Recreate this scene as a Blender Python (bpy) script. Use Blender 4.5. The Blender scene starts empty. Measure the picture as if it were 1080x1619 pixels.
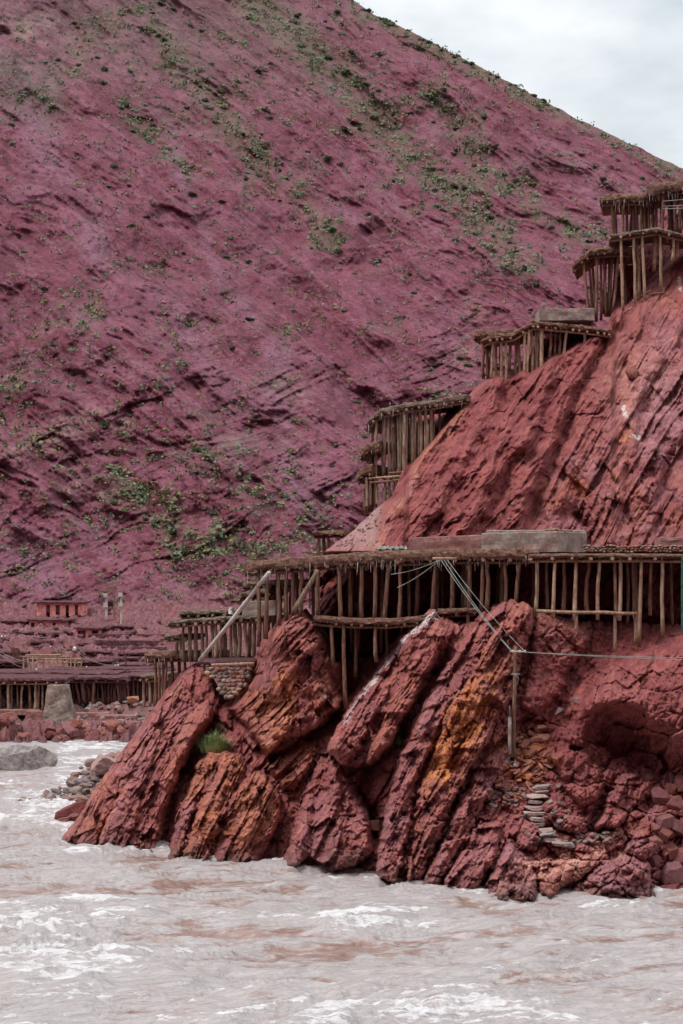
import bpy, bmesh, math, random
import numpy as np
from mathutils import Vector, noise as mnoise

S = bpy.context.scene
C = S.collection
rnd = random.Random(7)
R = math.radians

# ---------------------------------------------------------------- camera, sky, sun, exposure
F = 3148.0          # focal length in photograph pixels
CX, HY, CAMZ = 540.0, 953.0, 13.0
cam_d = bpy.data.cameras.new('camera')
cam = bpy.data.objects.new('camera', cam_d); C.objects.link(cam)
cam.location = (0, 0, CAMZ); cam.rotation_euler = (R(90), 0, 0)
cam_d.sensor_fit = 'VERTICAL'; cam_d.sensor_height = 36.0; cam_d.sensor_width = 24.0
cam_d.lens = F / 1619.0 * 36.0
cam_d.shift_y = (HY - 809.5) / 1619.0
cam_d.clip_start = 1.0; cam_d.clip_end = 4000
S.camera = cam

SUN_EL, SUN_AZ = R(60), R(238)      # sun high behind the camera, to its left, veiled by cloud
w = bpy.data.worlds.new('World'); S.world = w; w.use_nodes = True
nt = w.node_tree; nt.nodes.clear()
def wn(t): return nt.nodes.new(t)
out = wn('ShaderNodeOutputWorld'); bg = wn('ShaderNodeBackground')
sky = wn('ShaderNodeTexSky'); sky.sky_type = 'NISHITA'; sky.sun_disc = False
sky.sun_elevation = SUN_EL; sky.sun_rotation = SUN_AZ
tc = wn('ShaderNodeTexCoord'); mp = wn('ShaderNodeMapping')
mp.inputs['Scale'].default_value = (3.2, 3.2, 7.0); mp.inputs['Location'].default_value = (0.35, 0.2, 0.5)
nz = wn('ShaderNodeTexNoise'); nz.inputs['Scale'].default_value = 2.1; nz.inputs['Detail'].default_value = 6
nz.inputs['Roughness'].default_value = 0.52
cr = wn('ShaderNodeValToRGB')
cr.color_ramp.elements[0].position = 0.34; cr.color_ramp.elements[0].color = (5.7, 6.4, 6.9, 1)
cr.color_ramp.elements[1].position = 0.62; cr.color_ramp.elements[1].color = (9.6, 9.8, 10.0, 1)
mx = wn('ShaderNodeMixRGB'); mx.inputs[0].default_value = 0.95
nt.links.new(tc.outputs['Generated'], mp.inputs['Vector']); nt.links.new(mp.outputs[0], nz.inputs['Vector'])
nt.links.new(nz.outputs['Fac'], cr.inputs[0]); nt.links.new(sky.outputs[0], mx.inputs[1])
nt.links.new(cr.outputs[0], mx.inputs[2])
# an overcast dome is brighter overhead; below the horizon there is only dark ground
sx = wn('ShaderNodeSeparateXYZ'); el = wn('ShaderNodeValToRGB'); mu = wn('ShaderNodeMixRGB'); mu.blend_type = 'MULTIPLY'; mu.inputs[0].default_value = 1.0
el.color_ramp.elements[0].position = 0.0; el.color_ramp.elements[0].color = (0.10, 0.08, 0.08, 1)
el.color_ramp.elements[1].position = 1.0; el.color_ramp.elements[1].color = (1.5, 1.5, 1.5, 1)
for p_, v_ in ((0.02, 0.85), (0.30, 0.95)):
    e_ = el.color_ramp.elements.new(p_); e_.color = (v_, v_, v_, 1)
nt.links.new(tc.outputs['Generated'], sx.inputs[0]); nt.links.new(sx.outputs['Z'], el.inputs[0])
nt.links.new(mx.outputs[0], mu.inputs[1]); nt.links.new(el.outputs[0], mu.inputs[2]); nt.links.new(mu.outputs[0], bg.inputs[0])
bg.inputs[1].default_value = 0.095
nt.links.new(bg.outputs[0], out.inputs[0])

sun_d = bpy.data.lights.new('sun', 'SUN'); sun_d.energy = 1.7; sun_d.angle = R(14); sun_d.color = (1.0, 0.96, 0.9)
sun = bpy.data.objects.new('sun', sun_d); C.objects.link(sun)
sd = Vector((math.sin(SUN_AZ) * math.cos(SUN_EL), math.cos(SUN_AZ) * math.cos(SUN_EL), math.sin(SUN_EL)))
sun.rotation_euler = sd.to_track_quat('Z', 'Y').to_euler()
S.view_settings.view_transform = 'Standard'; S.view_settings.look = 'None'
S.cycles.use_denoising = True
S.view_settings.exposure = 0.32; S.view_settings.gamma = 1.0

# ---------------------------------------------------------------- helpers
def P(px, py, D):
    return Vector(((px - CX) / F * D, D, CAMZ + (HY - py) / F * D))

def h2(ix, iy, seed=0):
    ix = np.asarray(ix).astype(np.int64); iy = np.asarray(iy).astype(np.int64)
    n = (ix * 374761393 + iy * 668265263 + seed * 1442695041) & 0xFFFFFFFF
    n = ((n ^ (n >> 13)) * 1274126177) & 0xFFFFFFFF
    n = (n ^ (n >> 16)); n = (n * 2246822519) & 0xFFFFFFFF; n ^= n >> 15
    return (n & 0xFFFFFF) / float(0x1000000)

def pn(x, y, seed=0):
    x = np.asarray(x, float); y = np.asarray(y, float)
    ix = np.floor(x); iy = np.floor(y); fx = x - ix; fy = y - iy
    u = fx * fx * fx * (fx * (fx * 6 - 15) + 10); v = fy * fy * fy * (fy * (fy * 6 - 15) + 10)
    def g(dx, dy):
        a = h2(ix + dx, iy + dy, seed) * 2 * math.pi
        return np.cos(a) * (fx - dx) + np.sin(a) * (fy - dy)
    a = g(0, 0); b = g(1, 0); c = g(0, 1); d = g(1, 1)
    return ((a + (b - a) * u) + ((c + (d - c) * u) - (a + (b - a) * u)) * v) * 1.5

def fbm(x, y, o=4, seed=0, gain=0.5):
    s = 0; a = 1.0
    for i in range(o):
        s = s + a * pn(x, y, seed + i * 17); x = x * 2.03 + 5.3; y = y * 2.03 - 3.1; a *= gain
    return s

def ridged(x, y, o=4, seed=0, gain=0.5):
    s = 0; a = 1.0
    for i in range(o):
        s = s + a * (1 - 2 * np.abs(pn(x, y, seed + i * 13))); x = x * 2.03 + 1.7; y = y * 2.03 + 9.2; a *= gain
    return s

def soft_ridged(x, y, o=3, seed=0, gain=0.5):
    s = 0; a = 1.0
    for i in range(o):
        s = s + a * (1 - 2 * np.sqrt(pn(x, y, seed + i * 13) ** 2 + 0.02)); x = x * 2.03 + 1.7; y = y * 2.03 + 9.2; a *= gain
    return s

def worley(x, y, seed=0):
    ix = np.floor(x); iy = np.floor(y)
    f1 = np.full(x.shape, 9.0); f2 = np.full(x.shape, 9.0); cid = np.zeros(x.shape)
    ddx = np.zeros(x.shape); ddy = np.zeros(x.shape)
    for ax in (-1, 0, 1):
        for ay in (-1, 0, 1):
            cx = ix + ax; cy = iy + ay
            qx = cx + h2(cx, cy, seed); qy = cy + h2(cx, cy, seed + 1)
            d = np.hypot(qx - x, qy - y)
            m = d < f1
            f2 = np.where(m, f1, np.minimum(f2, d)); f1 = np.where(m, d, f1)
            cid = np.where(m, h2(cx, cy, seed + 2), cid)
            ddx = np.where(m, x - qx, ddx); ddy = np.where(m, y - qy, ddy)
    return f1, f2, cid, ddx, ddy

def smooth(a, b, x):
    t = np.clip((x - a) / (b - a), 0, 1); return t * t * (3 - 2 * t)

def seg_dist(px, py, poly):
    """nearest distance to a polyline and the side (+1 right of it when it is walked downwards)"""
    best = np.full(px.shape, 1e9); side = np.zeros(px.shape); along = np.zeros(px.shape); L = 0.0
    for (x0, y0), (x1, y1) in zip(poly[:-1], poly[1:]):
        dx, dy = x1 - x0, y1 - y0; l2 = dx * dx + dy * dy
        t = np.clip(((px - x0) * dx + (py - y0) * dy) / l2, 0, 1)
        d = np.hypot(px - x0 - t * dx, py - y0 - t * dy)
        cr_ = dx * (py - y0) - dy * (px - x0)
        m = d < best
        best = np.where(m, d, best); side = np.where(m, np.where(cr_ < 0, 1, -1), side)
        along = np.where(m, L + t * math.sqrt(l2), along); L += math.sqrt(l2)
    return best, side, along / L

def rbf(pts):
    pts = np.array(pts, float)
    x, y, d = pts[:, 0] / 100, pts[:, 1] / 100, pts[:, 2]
    n = len(pts)
    def phi(r): return r * 1.0
    A = phi(np.hypot(x[:, None] - x[None], y[:, None] - y[None]))
    M = np.zeros((n + 3, n + 3)); M[:n, :n] = A; M[:n, n] = 1; M[:n, n + 1] = x; M[:n, n + 2] = y
    M[n, :n] = 1; M[n + 1, :n] = x; M[n + 2, :n] = y
    wv = np.linalg.solve(M, np.concatenate([d, [0, 0, 0]]))
    def f(px, py):
        X = px / 100; Y = py / 100; s = wv[n] + wv[n + 1] * X + wv[n + 2] * Y
        for i in range(n): s = s + wv[i] * phi(np.sqrt((X - x[i]) ** 2 + (Y - y[i]) ** 2 + 0.02))
        return s
    return f

def interp(pts):
    xs = [p[0] for p in pts]; ys = [p[1] for p in pts]
    return lambda x: np.interp(x, xs, ys)

def bricks(s, t, th, ln, seed):
    """tilted, jointed rock layers: every block stands out, tilts and ends on its own"""
    s = s + th * (0.55 * pn(s / th / 2.3, 0 * s, seed + 31) + 0.25 * pn(s / th / 0.9, 0 * s, seed + 33))
    li = np.floor(s / th); fs = s / th - li
    t2 = t + h2(li, 0 * li, seed) * ln * 7 + (fs - 0.5) * th * (h2(li, 0 * li + 11, seed) - 0.5) * 2.2
    ln2 = ln * (0.45 + 1.3 * h2(li, 0 * li + 3, seed))
    bi = np.floor(t2 / ln2); ft = t2 / ln2 - bi
    pr = h2(li, bi, seed + 5); tl = h2(li, bi, seed + 9) - 0.5; lay = h2(li, 0 * li + 7, seed); saw = h2(li, bi * 0 + 2, seed + 13) * 1.1 - 0.2
    es = np.minimum(fs, 1 - fs) * th; et = np.minimum(ft, 1 - ft) * ln2
    crack = np.exp(-(np.minimum(es, et) / 1.3) ** 2) * (h2(li, bi, seed + 21) > 0.55)
    return (pr - 0.5) * 0.8 + (lay - 0.5) * 1.1 + (fs - 0.5) * saw + tl * (ft - 0.5) * 1.3 - crack * 0.35

def grid_obj(name, X, Y, Z, mat, attrs=None, kind='structure', smooth_shade=True, keep=None):
    nr, nc = X.shape
    co = np.stack([X, Y, Z], -1).reshape(-1, 3).astype(np.float32)
    idx = np.arange(nr * nc).reshape(nr, nc)
    q = np.stack([idx[:-1, :-1], idx[:-1, 1:], idx[1:, 1:], idx[1:, :-1]], -1).reshape(-1, 4)
    if keep is not None:
        q = q[keep[:-1, :-1].reshape(-1)]
    me = bpy.data.meshes.new(name)
    me.vertices.add(len(co)); me.vertices.foreach_set('co', co.ravel())
    me.loops.add(q.size); me.loops.foreach_set('vertex_index', q.ravel().astype(np.int32))
    me.polygons.add(len(q)); me.polygons.foreach_set('loop_start', (np.arange(len(q)) * 4).astype(np.int32))
    if smooth_shade: me.polygons.foreach_set('use_smooth', np.ones(len(q), bool))
    for k, a in (attrs or {}).items():
        at = me.attributes.new(k, 'FLOAT', 'POINT'); at.data.foreach_set('value', np.clip(a, 0, 1).astype(np.float32).ravel())
    me.update(calc_edges=True); me.materials.append(mat)
    o = bpy.data.objects.new(name, me); C.objects.link(o)
    if kind: o['kind'] = kind
    return o

class MB:
    def __init__(s): s.v = []; s.f = []
    def add(s, vs, fs):
        b = len(s.v); s.v.extend([tuple(map(float, v)) for v in vs]); s.f.extend([tuple(i + b for i in f) for f in fs])
    def box(s, c, size, rz=0.0, taper=1.0, jit=0.0):
        vs = []
        for k in (0, 1):
            for (a, b) in ((-1, -1), (1, -1), (1, 1), (-1, 1)):
                sc = taper if k else 1.0
                x, y = a * size[0] / 2 * sc, b * size[1] / 2 * sc
                vs.append((c[0] + x * math.cos(rz) - y * math.sin(rz) + rnd.uniform(-jit, jit), c[1] + x * math.sin(rz) + y * math.cos(rz),
                           c[2] + (k - 0.5) * size[2] + rnd.uniform(-jit, jit)))
        s.add(vs, [(0, 3, 2, 1), (4, 5, 6, 7), (0, 1, 5, 4), (1, 2, 6, 5), (2, 3, 7, 6), (3, 0, 4, 7)])
    def log(s, a, b, r0, r1=None, n=7, seg=4, wob=0.25):
        a = Vector(a); b = Vector(b); r1 = r0 if r1 is None else r1
        d = b - a
        if d.length < 1e-4: return
        z = d.normalized(); x = z.orthogonal().normalized(); y = z.cross(x)
        ph = rnd.uniform(0, 6.28); am = wob * r0 * rnd.uniform(0.2, 1.6); a0 = rnd.uniform(0, 6.28)
        vs = []
        for i in range(seg + 1):
            t = i / seg; c = a + d * t + (x * math.cos(ph) + y * math.sin(ph)) * am * math.sin(t * math.pi * rnd.choice((1, 1, 1.7)))
            r = r0 + (r1 - r0) * t
            for k in range(n):
                q = a0 + 2 * math.pi * k / n; rr = r * (1 + rnd.uniform(-0.09, 0.09))
                vs.append(c + (x * math.cos(q) + y * math.sin(q)) * rr)
        fs = [(i * n + k, i * n + (k + 1) % n, (i + 1) * n + (k + 1) % n, (i + 1) * n + k) for i in range(seg) for k in range(n)]
        fs.append(tuple(range(n - 1, -1, -1))); fs.append(tuple(seg * n + k for k in range(n)))
        s.add(vs, fs)
    def tube(s, pts, r, n=5):
        pts = [Vector(p) for p in pts]; vs = []
        for i, p in enumerate(pts):
            d = (pts[min(i + 1, len(pts) - 1)] - pts[max(i - 1, 0)]).normalized()
            x = d.cross(Vector((0, 0, 1)));
            if x.length < 1e-3: x = Vector((1, 0, 0))
            x.normalize(); y = d.cross(x)
            for k in range(n):
                q = 2 * math.pi * k / n; vs.append(p + (x * math.cos(q) + y * math.sin(q)) * r)
        m = len(pts)
        fs = [(i * n + k, i * n + (k + 1) % n, (i + 1) * n + (k + 1) % n, (i + 1) * n + k) for i in range(m - 1) for k in range(n)]
        fs.append(tuple(range(n - 1, -1, -1))); fs.append(tuple((m - 1) * n + k for k in range(n)))
        s.add(vs, fs)
    def centre(s):
        a = np.array(s.v); lo, hi = a.min(0), a.max(0)
        return Vector(((lo[0] + hi[0]) / 2, (lo[1] + hi[1]) / 2, lo[2]))

def link_mesh(name, mb, mat, origin, smooth_shade=False):
    me = bpy.data.meshes.new(name)
    me.from_pydata([(v[0] - origin[0], v[1] - origin[1], v[2] - origin[2]) for v in mb.v], [], mb.f)
    for m in (mat if isinstance(mat, (list, tuple)) else [mat]): me.materials.append(m)
    if smooth_shade: me.polygons.foreach_set('use_smooth', np.ones(len(me.polygons), bool))
    me.update()
    o = bpy.data.objects.new(name, me); C.objects.link(o)
    return o

def tag(o, label, cat, group=None, kind=None):
    o['label'] = label; o['category'] = cat
    if group: o['group'] = group
    if kind: o['kind'] = kind
    return o

def thing(name, loc, label, cat, group=None):
    o = bpy.data.objects.new(name, None); C.objects.link(o); o.location = loc; o.empty_display_size = 0.3
    return tag(o, label, cat, group)

def part(name, mb, mat, root, parent=None, smooth_shade=False, label=None, kind=None):
    o = link_mesh(name, mb, mat, root.location, smooth_shade)
    o.parent = parent or root
    if label: o['label'] = label
    if kind: o['kind'] = kind
    return o

def single(name, mb, mat, label, cat, group=None, smooth_shade=False, kind=None):
    c = mb.centre(); o = link_mesh(name, mb, mat, c, smooth_shade); o.location = c
    return tag(o, label, cat, group, kind)

# ---------------------------------------------------------------- materials
def mat_new(name):
    m = bpy.data.materials.new(name); m.use_nodes = True; n = m.node_tree; n.nodes.clear()
    o = n.nodes.new('ShaderNodeOutputMaterial'); b = n.nodes.new('ShaderNodeBsdfPrincipled')
    n.links.new(b.outputs[0], o.inputs[0]); b.inputs['Roughness'].default_value = 0.9
    b.inputs['Specular IOR Level'].default_value = 0.25
    return m, n, b

class NT:
    def __init__(s, n): s.n = n
    def node(s, t, **kw):
        x = s.n.nodes.new(t)
        for k, v in kw.items(): setattr(x, k, v)
        return x
    def link(s, a, b): s.n.links.new(a, b)
    def coord(s, scale=(1, 1, 1), rot=(0, 0, 0)):
        g = s.node('ShaderNodeNewGeometry'); m = s.node('ShaderNodeMapping')
        m.inputs['Scale'].default_value = scale; m.inputs['Rotation'].default_value = rot
        if rot != (0, 0, 0):        # turn first, then stretch along the turned axes
            r = s.node('ShaderNodeMapping'); r.inputs['Rotation'].default_value = rot; m.inputs['Rotation'].default_value = (0, 0, 0)
            s.link(g.outputs['Position'], r.inputs[0]); s.link(r.outputs[0], m.inputs[0])
        else: s.link(g.outputs['Position'], m.inputs[0])
        return m.outputs[0]
    def noise(s, vec, scale, det=5, rough=0.6, dist=0.0):
        x = s.node('ShaderNodeTexNoise'); x.inputs['Scale'].default_value = scale; x.inputs['Detail'].default_value = det
        x.inputs['Roughness'].default_value = rough; x.inputs['Distortion'].default_value = dist
        s.link(vec, x.inputs['Vector']); return s.math('ADD', s.math('MULTIPLY', x.outputs['Fac'], 1.6), -0.3)
    def voro(s, vec, scale, feature='F1'):
        x = s.node('ShaderNodeTexVoronoi'); x.feature = feature; x.inputs['Scale'].default_value = scale
        s.link(vec, x.inputs['Vector']); return x
    def ramp(s, fac, stops):
        x = s.node('ShaderNodeValToRGB'); e = x.color_ramp.elements
        while len(e) < len(stops): e.new(0.5)
        for el, (p, c) in zip(e, stops):
            el.position = p; el.color = (c, c, c, 1) if not isinstance(c, tuple) else (*c, 1)
        s.link(fac, x.inputs[0]); return x.outputs[0]
    def mix(s, fac, a, b, mode='MIX'):
        x = s.node('ShaderNodeMixRGB', blend_type=mode)
        for i, v in enumerate((fac, a, b)):
            if hasattr(v, 'default_value') or hasattr(v, 'links'): s.link(v, x.inputs[i])
            elif i == 0: x.inputs[0].default_value = v
            else: x.inputs[i].default_value = (*v, 1)
        return x.outputs[0]
    def math(s, op, a, b=None):
        x = s.node('ShaderNodeMath', operation=op)
        for i, v in enumerate((a, b)):
            if v is None: continue
            if hasattr(v, 'links'): s.link(v, x.inputs[i])
            else: x.inputs[i].default_value = v
        return x.outputs[0]
    def attr(s, name):
        x = s.node('ShaderNodeAttribute'); x.attribute_name = name; return x.outputs['Fac']
    def bump(s, h, strength, dist, normal=None):
        x = s.node('ShaderNodeBump'); x.inputs['Strength'].default_value = strength; x.inputs['Distance'].default_value = dist
        s.link(h, x.inputs['Height'])
        if normal: s.link(normal, x.inputs['Normal'])
        return x.outputs[0]

def rgb(r, g, b, k=1.0):
    """photograph-like sRGB 0..255 to a linear base colour, scaled by k"""
    f = lambda c: ((c / 255 + 0.055) / 1.055) ** 2.4 if c > 10 else c / 255 / 12.92
    return (f(r) * k, f(g) * k, f(b) * k)

def cliff_material(name='red_rock', K=1.5):
    m, n, b = mat_new(name); t = NT(n)
    vec = t.coord()
    bed = t.coord((1.0, 0.5, 1.0), (0, R(-32), 0))          # bedding frame
    bedn = t.node('ShaderNodeMapping'); bedn.inputs['Scale'].default_value = (2.6, 1.0, 0.25); t.link(bed, bedn.inputs[0])
    n1 = t.noise(vec, 0.22, 6, 0.6, 0.4); n2 = t.noise(vec, 1.3, 8, 0.7, 0.3); n3 = t.noise(vec, 7.0, 6, 0.75); nb = t.noise(bedn.outputs[0], 1.2, 7, 0.7, 0.5)
    col = t.ramp(n1, [(0.30, rgb(112, 59, 60, K)), (0.45, rgb(124, 63, 64, K)), (0.55, rgb(122, 75, 78, K)), (0.70, rgb(110, 59, 68, K))])
    c2 = t.ramp(n2, [(0.32, rgb(84, 43, 44, K)), (0.5, rgb(126, 65, 64, K)), (0.66, rgb(150, 91, 86, K))])
    col = t.mix(0.5, col, c2)
    cb = t.ramp(nb, [(0.36, rgb(92, 43, 44, K)), (0.5, rgb(122, 65, 64, K)), (0.62, rgb(150, 91, 80, K))])
    col = t.mix(0.4, col, cb)
    # warm brown ironstone, orange stain, purple shale, soil, salt, wet foot
    orr = t.ramp(t.noise(vec, 2.2, 8, 0.75, 0.6), [(0.3, rgb(118, 61, 50, K)), (0.48, rgb(166, 98, 52, K)), (0.62, rgb(196, 130, 62, K)), (0.75, rgb(150, 92, 75, K))])
    fo = t.ramp(t.math('ADD', t.attr('orange'), t.math('ADD', t.math('MULTIPLY', t.math('SUBTRACT', t.noise(vec, 0.9, 9, 0.75, 0.4), 0.5), 1.2), t.math('MULTIPLY', t.math('SUBTRACT', nb, 0.5), 1.6))), [(0.30, 0.0), (0.80, 0.9)])
    col = t.mix(fo, col, orr)
    br = t.ramp(t.noise(vec, 1.3, 8, 0.75, 0.4), [(0.25, rgb(96, 58, 46, K)), (0.5, rgb(142, 84, 62, K)), (0.75, rgb(172, 116, 88, K))])
    col = t.mix(t.math('MULTIPLY', t.attr('brown'), 0.9), col, br)
    pu = t.ramp(t.noise(vec, 1.6, 8, 0.75, 0.4), [(0.25, rgb(92, 58, 66, K)), (0.5, rgb(124, 82, 90, K)), (0.75, rgb(156, 120, 126, K))])
    col = t.mix(t.math('MULTIPLY', t.attr('purple'), 0.8), col, pu)
    so = t.ramp(t.noise(vec, 1.1, 9, 0.72, 0.5), [(0.3, rgb(68, 28, 33, K)), (0.5, rgb(95, 38, 43, K)), (0.7, rgb(118, 55, 60, K))])
    so = t.mix(0.38, so, cb); so = t.mix(t.ramp(n2, [(0.62, 0.0), (0.85, 0.35)]), so, rgb(158, 110, 108, K))
    col = t.mix(t.attr('soil'), col, so)
    col = t.mix(t.math('MULTIPLY', t.ramp(n3, [(0.35, 0.0), (0.72, 1.0)]), 0.15), col, rgb(164, 111, 104, K))
    # dark joints that keep to the bedding
    vo = t.voro(bedn.outputs[0], 1.0, 'DISTANCE_TO_EDGE'); jo = t.ramp(vo.outputs['Distance'], [(0.0, 1.0), (0.05, 0.0)])
    fj = t.math('MULTIPLY', jo, t.math('SUBTRACT', 0.55, t.math('MULTIPLY', t.attr('soil'), 0.5)))
    col = t.mix(fj, col, rgb(62, 33, 34, K))
    sc = t.ramp(t.noise(vec, 5.0, 6, 0.8), [(0.3, rgb(112, 87, 86, K)), (0.5, rgb(128, 95, 92, K)), (0.7, rgb(150, 121, 118, K))])
    col = t.mix(t.attr('scree'), col, sc)
    sa = t.ramp(t.math('ADD', t.math('MULTIPLY', t.attr('salt'), 0.8), t.math('MULTIPLY', t.math('SUBTRACT', t.noise(vec, 2.2, 9, 0.8, 0.5), 0.5), 1.7)), [(0.56, 0.0), (0.74, 0.85)])
    col = t.mix(sa, col, (0.68, 0.61, 0.60))
    pl = t.ramp(t.noise(vec, 2.0, 8, 0.75), [(0.34, rgb(140, 91, 86, K)), (0.52, rgb(176, 129, 115, K)), (0.7, rgb(196, 155, 141, K))])
    col = t.mix(t.math('MULTIPLY', t.attr('pale'), t.ramp(n2, [(0.3, 0.2), (0.55, 1.0)])), col, pl)
    wet = t.math('MULTIPLY', t.attr('wet'), t.ramp(n2, [(0.3, 0.45), (0.6, 1.0)]))
    col = t.mix(wet, col, rgb(74, 60, 53, K))
    t.link(col, b.inputs['Base Color'])
    t.link(t.math('SUBTRACT', 0.92, t.math('MULTIPLY', t.attr('wet'), 0.45)), b.inputs['Roughness'])
    hh = t.math('ADD', t.math('MULTIPLY', n2, 0.8), t.math('ADD', t.math('MULTIPLY', nb, 0.7), t.math('MULTIPLY', n3, 0.3)))
    hh = t.math('SUBTRACT', hh, t.math('MULTIPLY', fj, 0.25))
    t.link(t.bump(hh, 0.55, 0.22), b.inputs['Normal'])
    return m

def mountain_material():
    m, n, b = mat_new('crimson_mountain'); t = NT(n)
    vec = t.coord(); K = 0.89
    n1 = t.noise(vec, 0.022, 5, 0.6, 0.6); n2 = t.noise(vec, 0.13, 9, 0.72, 0.4); n3 = t.noise(vec, 0.7, 9, 0.85)
    st = t.coord((0.02, 0.012, 0.22), (0, R(14), 0)); ns = t.noise(st, 1.0, 9, 0.7, 0.5)
    fl = t.coord((0.42, 0.05, 0.045), (0, R(46), 0)); nf = t.noise(fl, 1.0, 8, 0.7, 0.5)
    col = t.ramp(n1, [(0.32, rgb(110, 51, 64, K)), (0.45, rgb(124, 61, 76, K)), (0.55, rgb(118, 65, 84, K)), (0.68, rgb(130, 71, 86, K))])
    c2 = t.ramp(n2, [(0.30, rgb(94, 47, 60, K)), (0.5, rgb(122, 59, 74, K)), (0.68, rgb(144, 83, 98, K))])
    col = t.mix(0.65, col, c2)
    cs = t.ramp(ns, [(0.34, rgb(90, 43, 54, K)), (0.5, rgb(122, 61, 74, K)), (0.62, rgb(140, 77, 86, K))])
    col = t.mix(t.math('MULTIPLY', t.attr('strata'), 0.6), col, cs)
    cf = t.ramp(nf, [(0.36, rgb(104, 47, 62, K)), (0.5, rgb(120, 61, 78, K)), (0.64, rgb(140, 87, 106, K))])  # fall-line streaks: shading of the fine gully ribs put into the colour
    col = t.mix(0.5, col, cf)
    col = t.mix(t.math('MULTIPLY', t.attr('scree'), 0.9), col, t.ramp(n3, [(0.2, rgb(110, 71, 88, K)), (0.6, rgb(140, 95, 112, K))]))
    col = t.mix(t.math('MULTIPLY', t.attr('pale'), t.ramp(n2, [(0.38, 0.0), (0.58, 1.0)])), col, t.ramp(n3, [(0.35, rgb(130, 85, 88, K)), (0.6, rgb(180, 143, 140, K))]))
    col = t.mix(t.math('MULTIPLY', t.attr('grey'), t.ramp(n3, [(0.3, 0.4), (0.6, 1.0)])), col, t.ramp(n2, [(0.35, rgb(88, 86, 82, K)), (0.65, rgb(116, 112, 100, K))]))
    f2 = t.noise(t.coord((0.11, 0.03, 0.010), (0, R(43), 0)), 1.0, 7, 0.62, 0.7)
    col = t.mix(t.ramp(f2, [(0.46, 0.0), (0.50, 0.55), (0.53, 0.0)]), col, rgb(150, 100, 118, K))
    col = t.mix(t.ramp(f2, [(0.34, 0.0), (0.38, 0.5), (0.42, 0.0)]), col, rgb(84, 40, 50, K))
    s2 = t.noise(t.coord((0.016, 0.012, 0.30), (0, R(20), 0)), 1.0, 7, 0.65, 0.5)
    col = t.mix(t.math('MULTIPLY', t.ramp(s2, [(0.47, 0.0), (0.50, 0.7), (0.54, 0.0)]), t.attr('strata')), col, rgb(76, 36, 44, K))
    v1 = t.voro(vec, 0.75); col = t.mix(t.ramp(v1.outputs['Distance'], [(0.16, 0.5), (0.30, 0.0)]), col, rgb(92, 54, 62, K))
    v2 = t.voro(vec, 1.7); col = t.mix(t.ramp(v2.outputs['Distance'], [(0.14, 0.5), (0.26, 0.0)]), col, rgb(158, 104, 116, K))
    spk = t.ramp(n3, [(0.32, 1.0), (0.45, 0.0)]); col = t.mix(t.math('MULTIPLY', spk, 0.6), col, rgb(72, 41, 52, K))
    spl = t.ramp(t.noise(vec, 1.6, 5, 0.8), [(0.57, 0.0), (0.72, 1.0)]); col = t.mix(t.math('MULTIPLY', spl, 0.6), col, rgb(162, 117, 126, K))
    gv = t.ramp(t.math('ADD', t.attr('veg'), t.math('MULTIPLY', t.math('SUBTRACT', t.noise(vec, 0.30, 9, 0.85), 0.5), 1.1)), [(0.30, 0.0), (0.76, 0.5)])
    gcol = t.ramp(t.noise(vec, 0.25, 4, 0.7), [(0.25, rgb(82, 92, 80, .95)), (0.5, rgb(102, 104, 82, .95)), (0.75, rgb(116, 104, 82, .95))])
    col = t.mix(gv, col, gcol)
    t.link(col, b.inputs['Base Color'])
    hh = t.math('ADD', t.math('MULTIPLY', n2, 1.0), t.math('ADD', t.math('MULTIPLY', n3, 0.35), t.math('MULTIPLY', ns, 0.5)))
    t.link(t.bump(hh, 0.6, 0.7), b.inputs['Normal'])
    return m

def water_material():
    m, n, b = mat_new('silty_river_water'); t = NT(n)
    vec = t.coord((0.35, 1.0, 1.0)); n1 = t.noise(vec, 0.5, 7, 0.65, 0.8); n2 = t.noise(vec, 2.6, 8, 0.72, 0.6)
    col = t.ramp(n1, [(0.30, rgb(138, 104, 92)), (0.50, rgb(154, 124, 112)), (0.70, rgb(172, 146, 138))])
    fo = t.math('ADD', t.attr('foam'), t.math('MULTIPLY', t.math('SUBTRACT', n2, 0.5), 1.1))
    ff = t.ramp(fo, [(0.02, 0.0), (0.36, 1.0)])
    col = t.mix(ff, col, (0.465, 0.415, 0.41))
    wf = t.ramp(fo, [(0.90, 0.0), (1.36, 0.85)]); col = t.mix(wf, col, (0.74, 0.72, 0.73))
    t.link(col, b.inputs['Base Color'])
    t.link(t.math('ADD', t.math('MULTIPLY', wf, 0.5), 0.27), b.inputs['Roughness'])
    rip = t.noise(t.coord((0.45, 1.6, 1.0), (0, 0, R(-20))), 2.2, 5, 0.6, 1.4)
    b.inputs['Specular IOR Level'].default_value = 0.5
    hh = t.math('ADD', t.math('MULTIPLY', n2, .3), t.math('MULTIPLY', rip, 0.8))
    t.link(t.bump(hh, 0.8, 0.22), b.inputs['Normal'])
    return m

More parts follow.
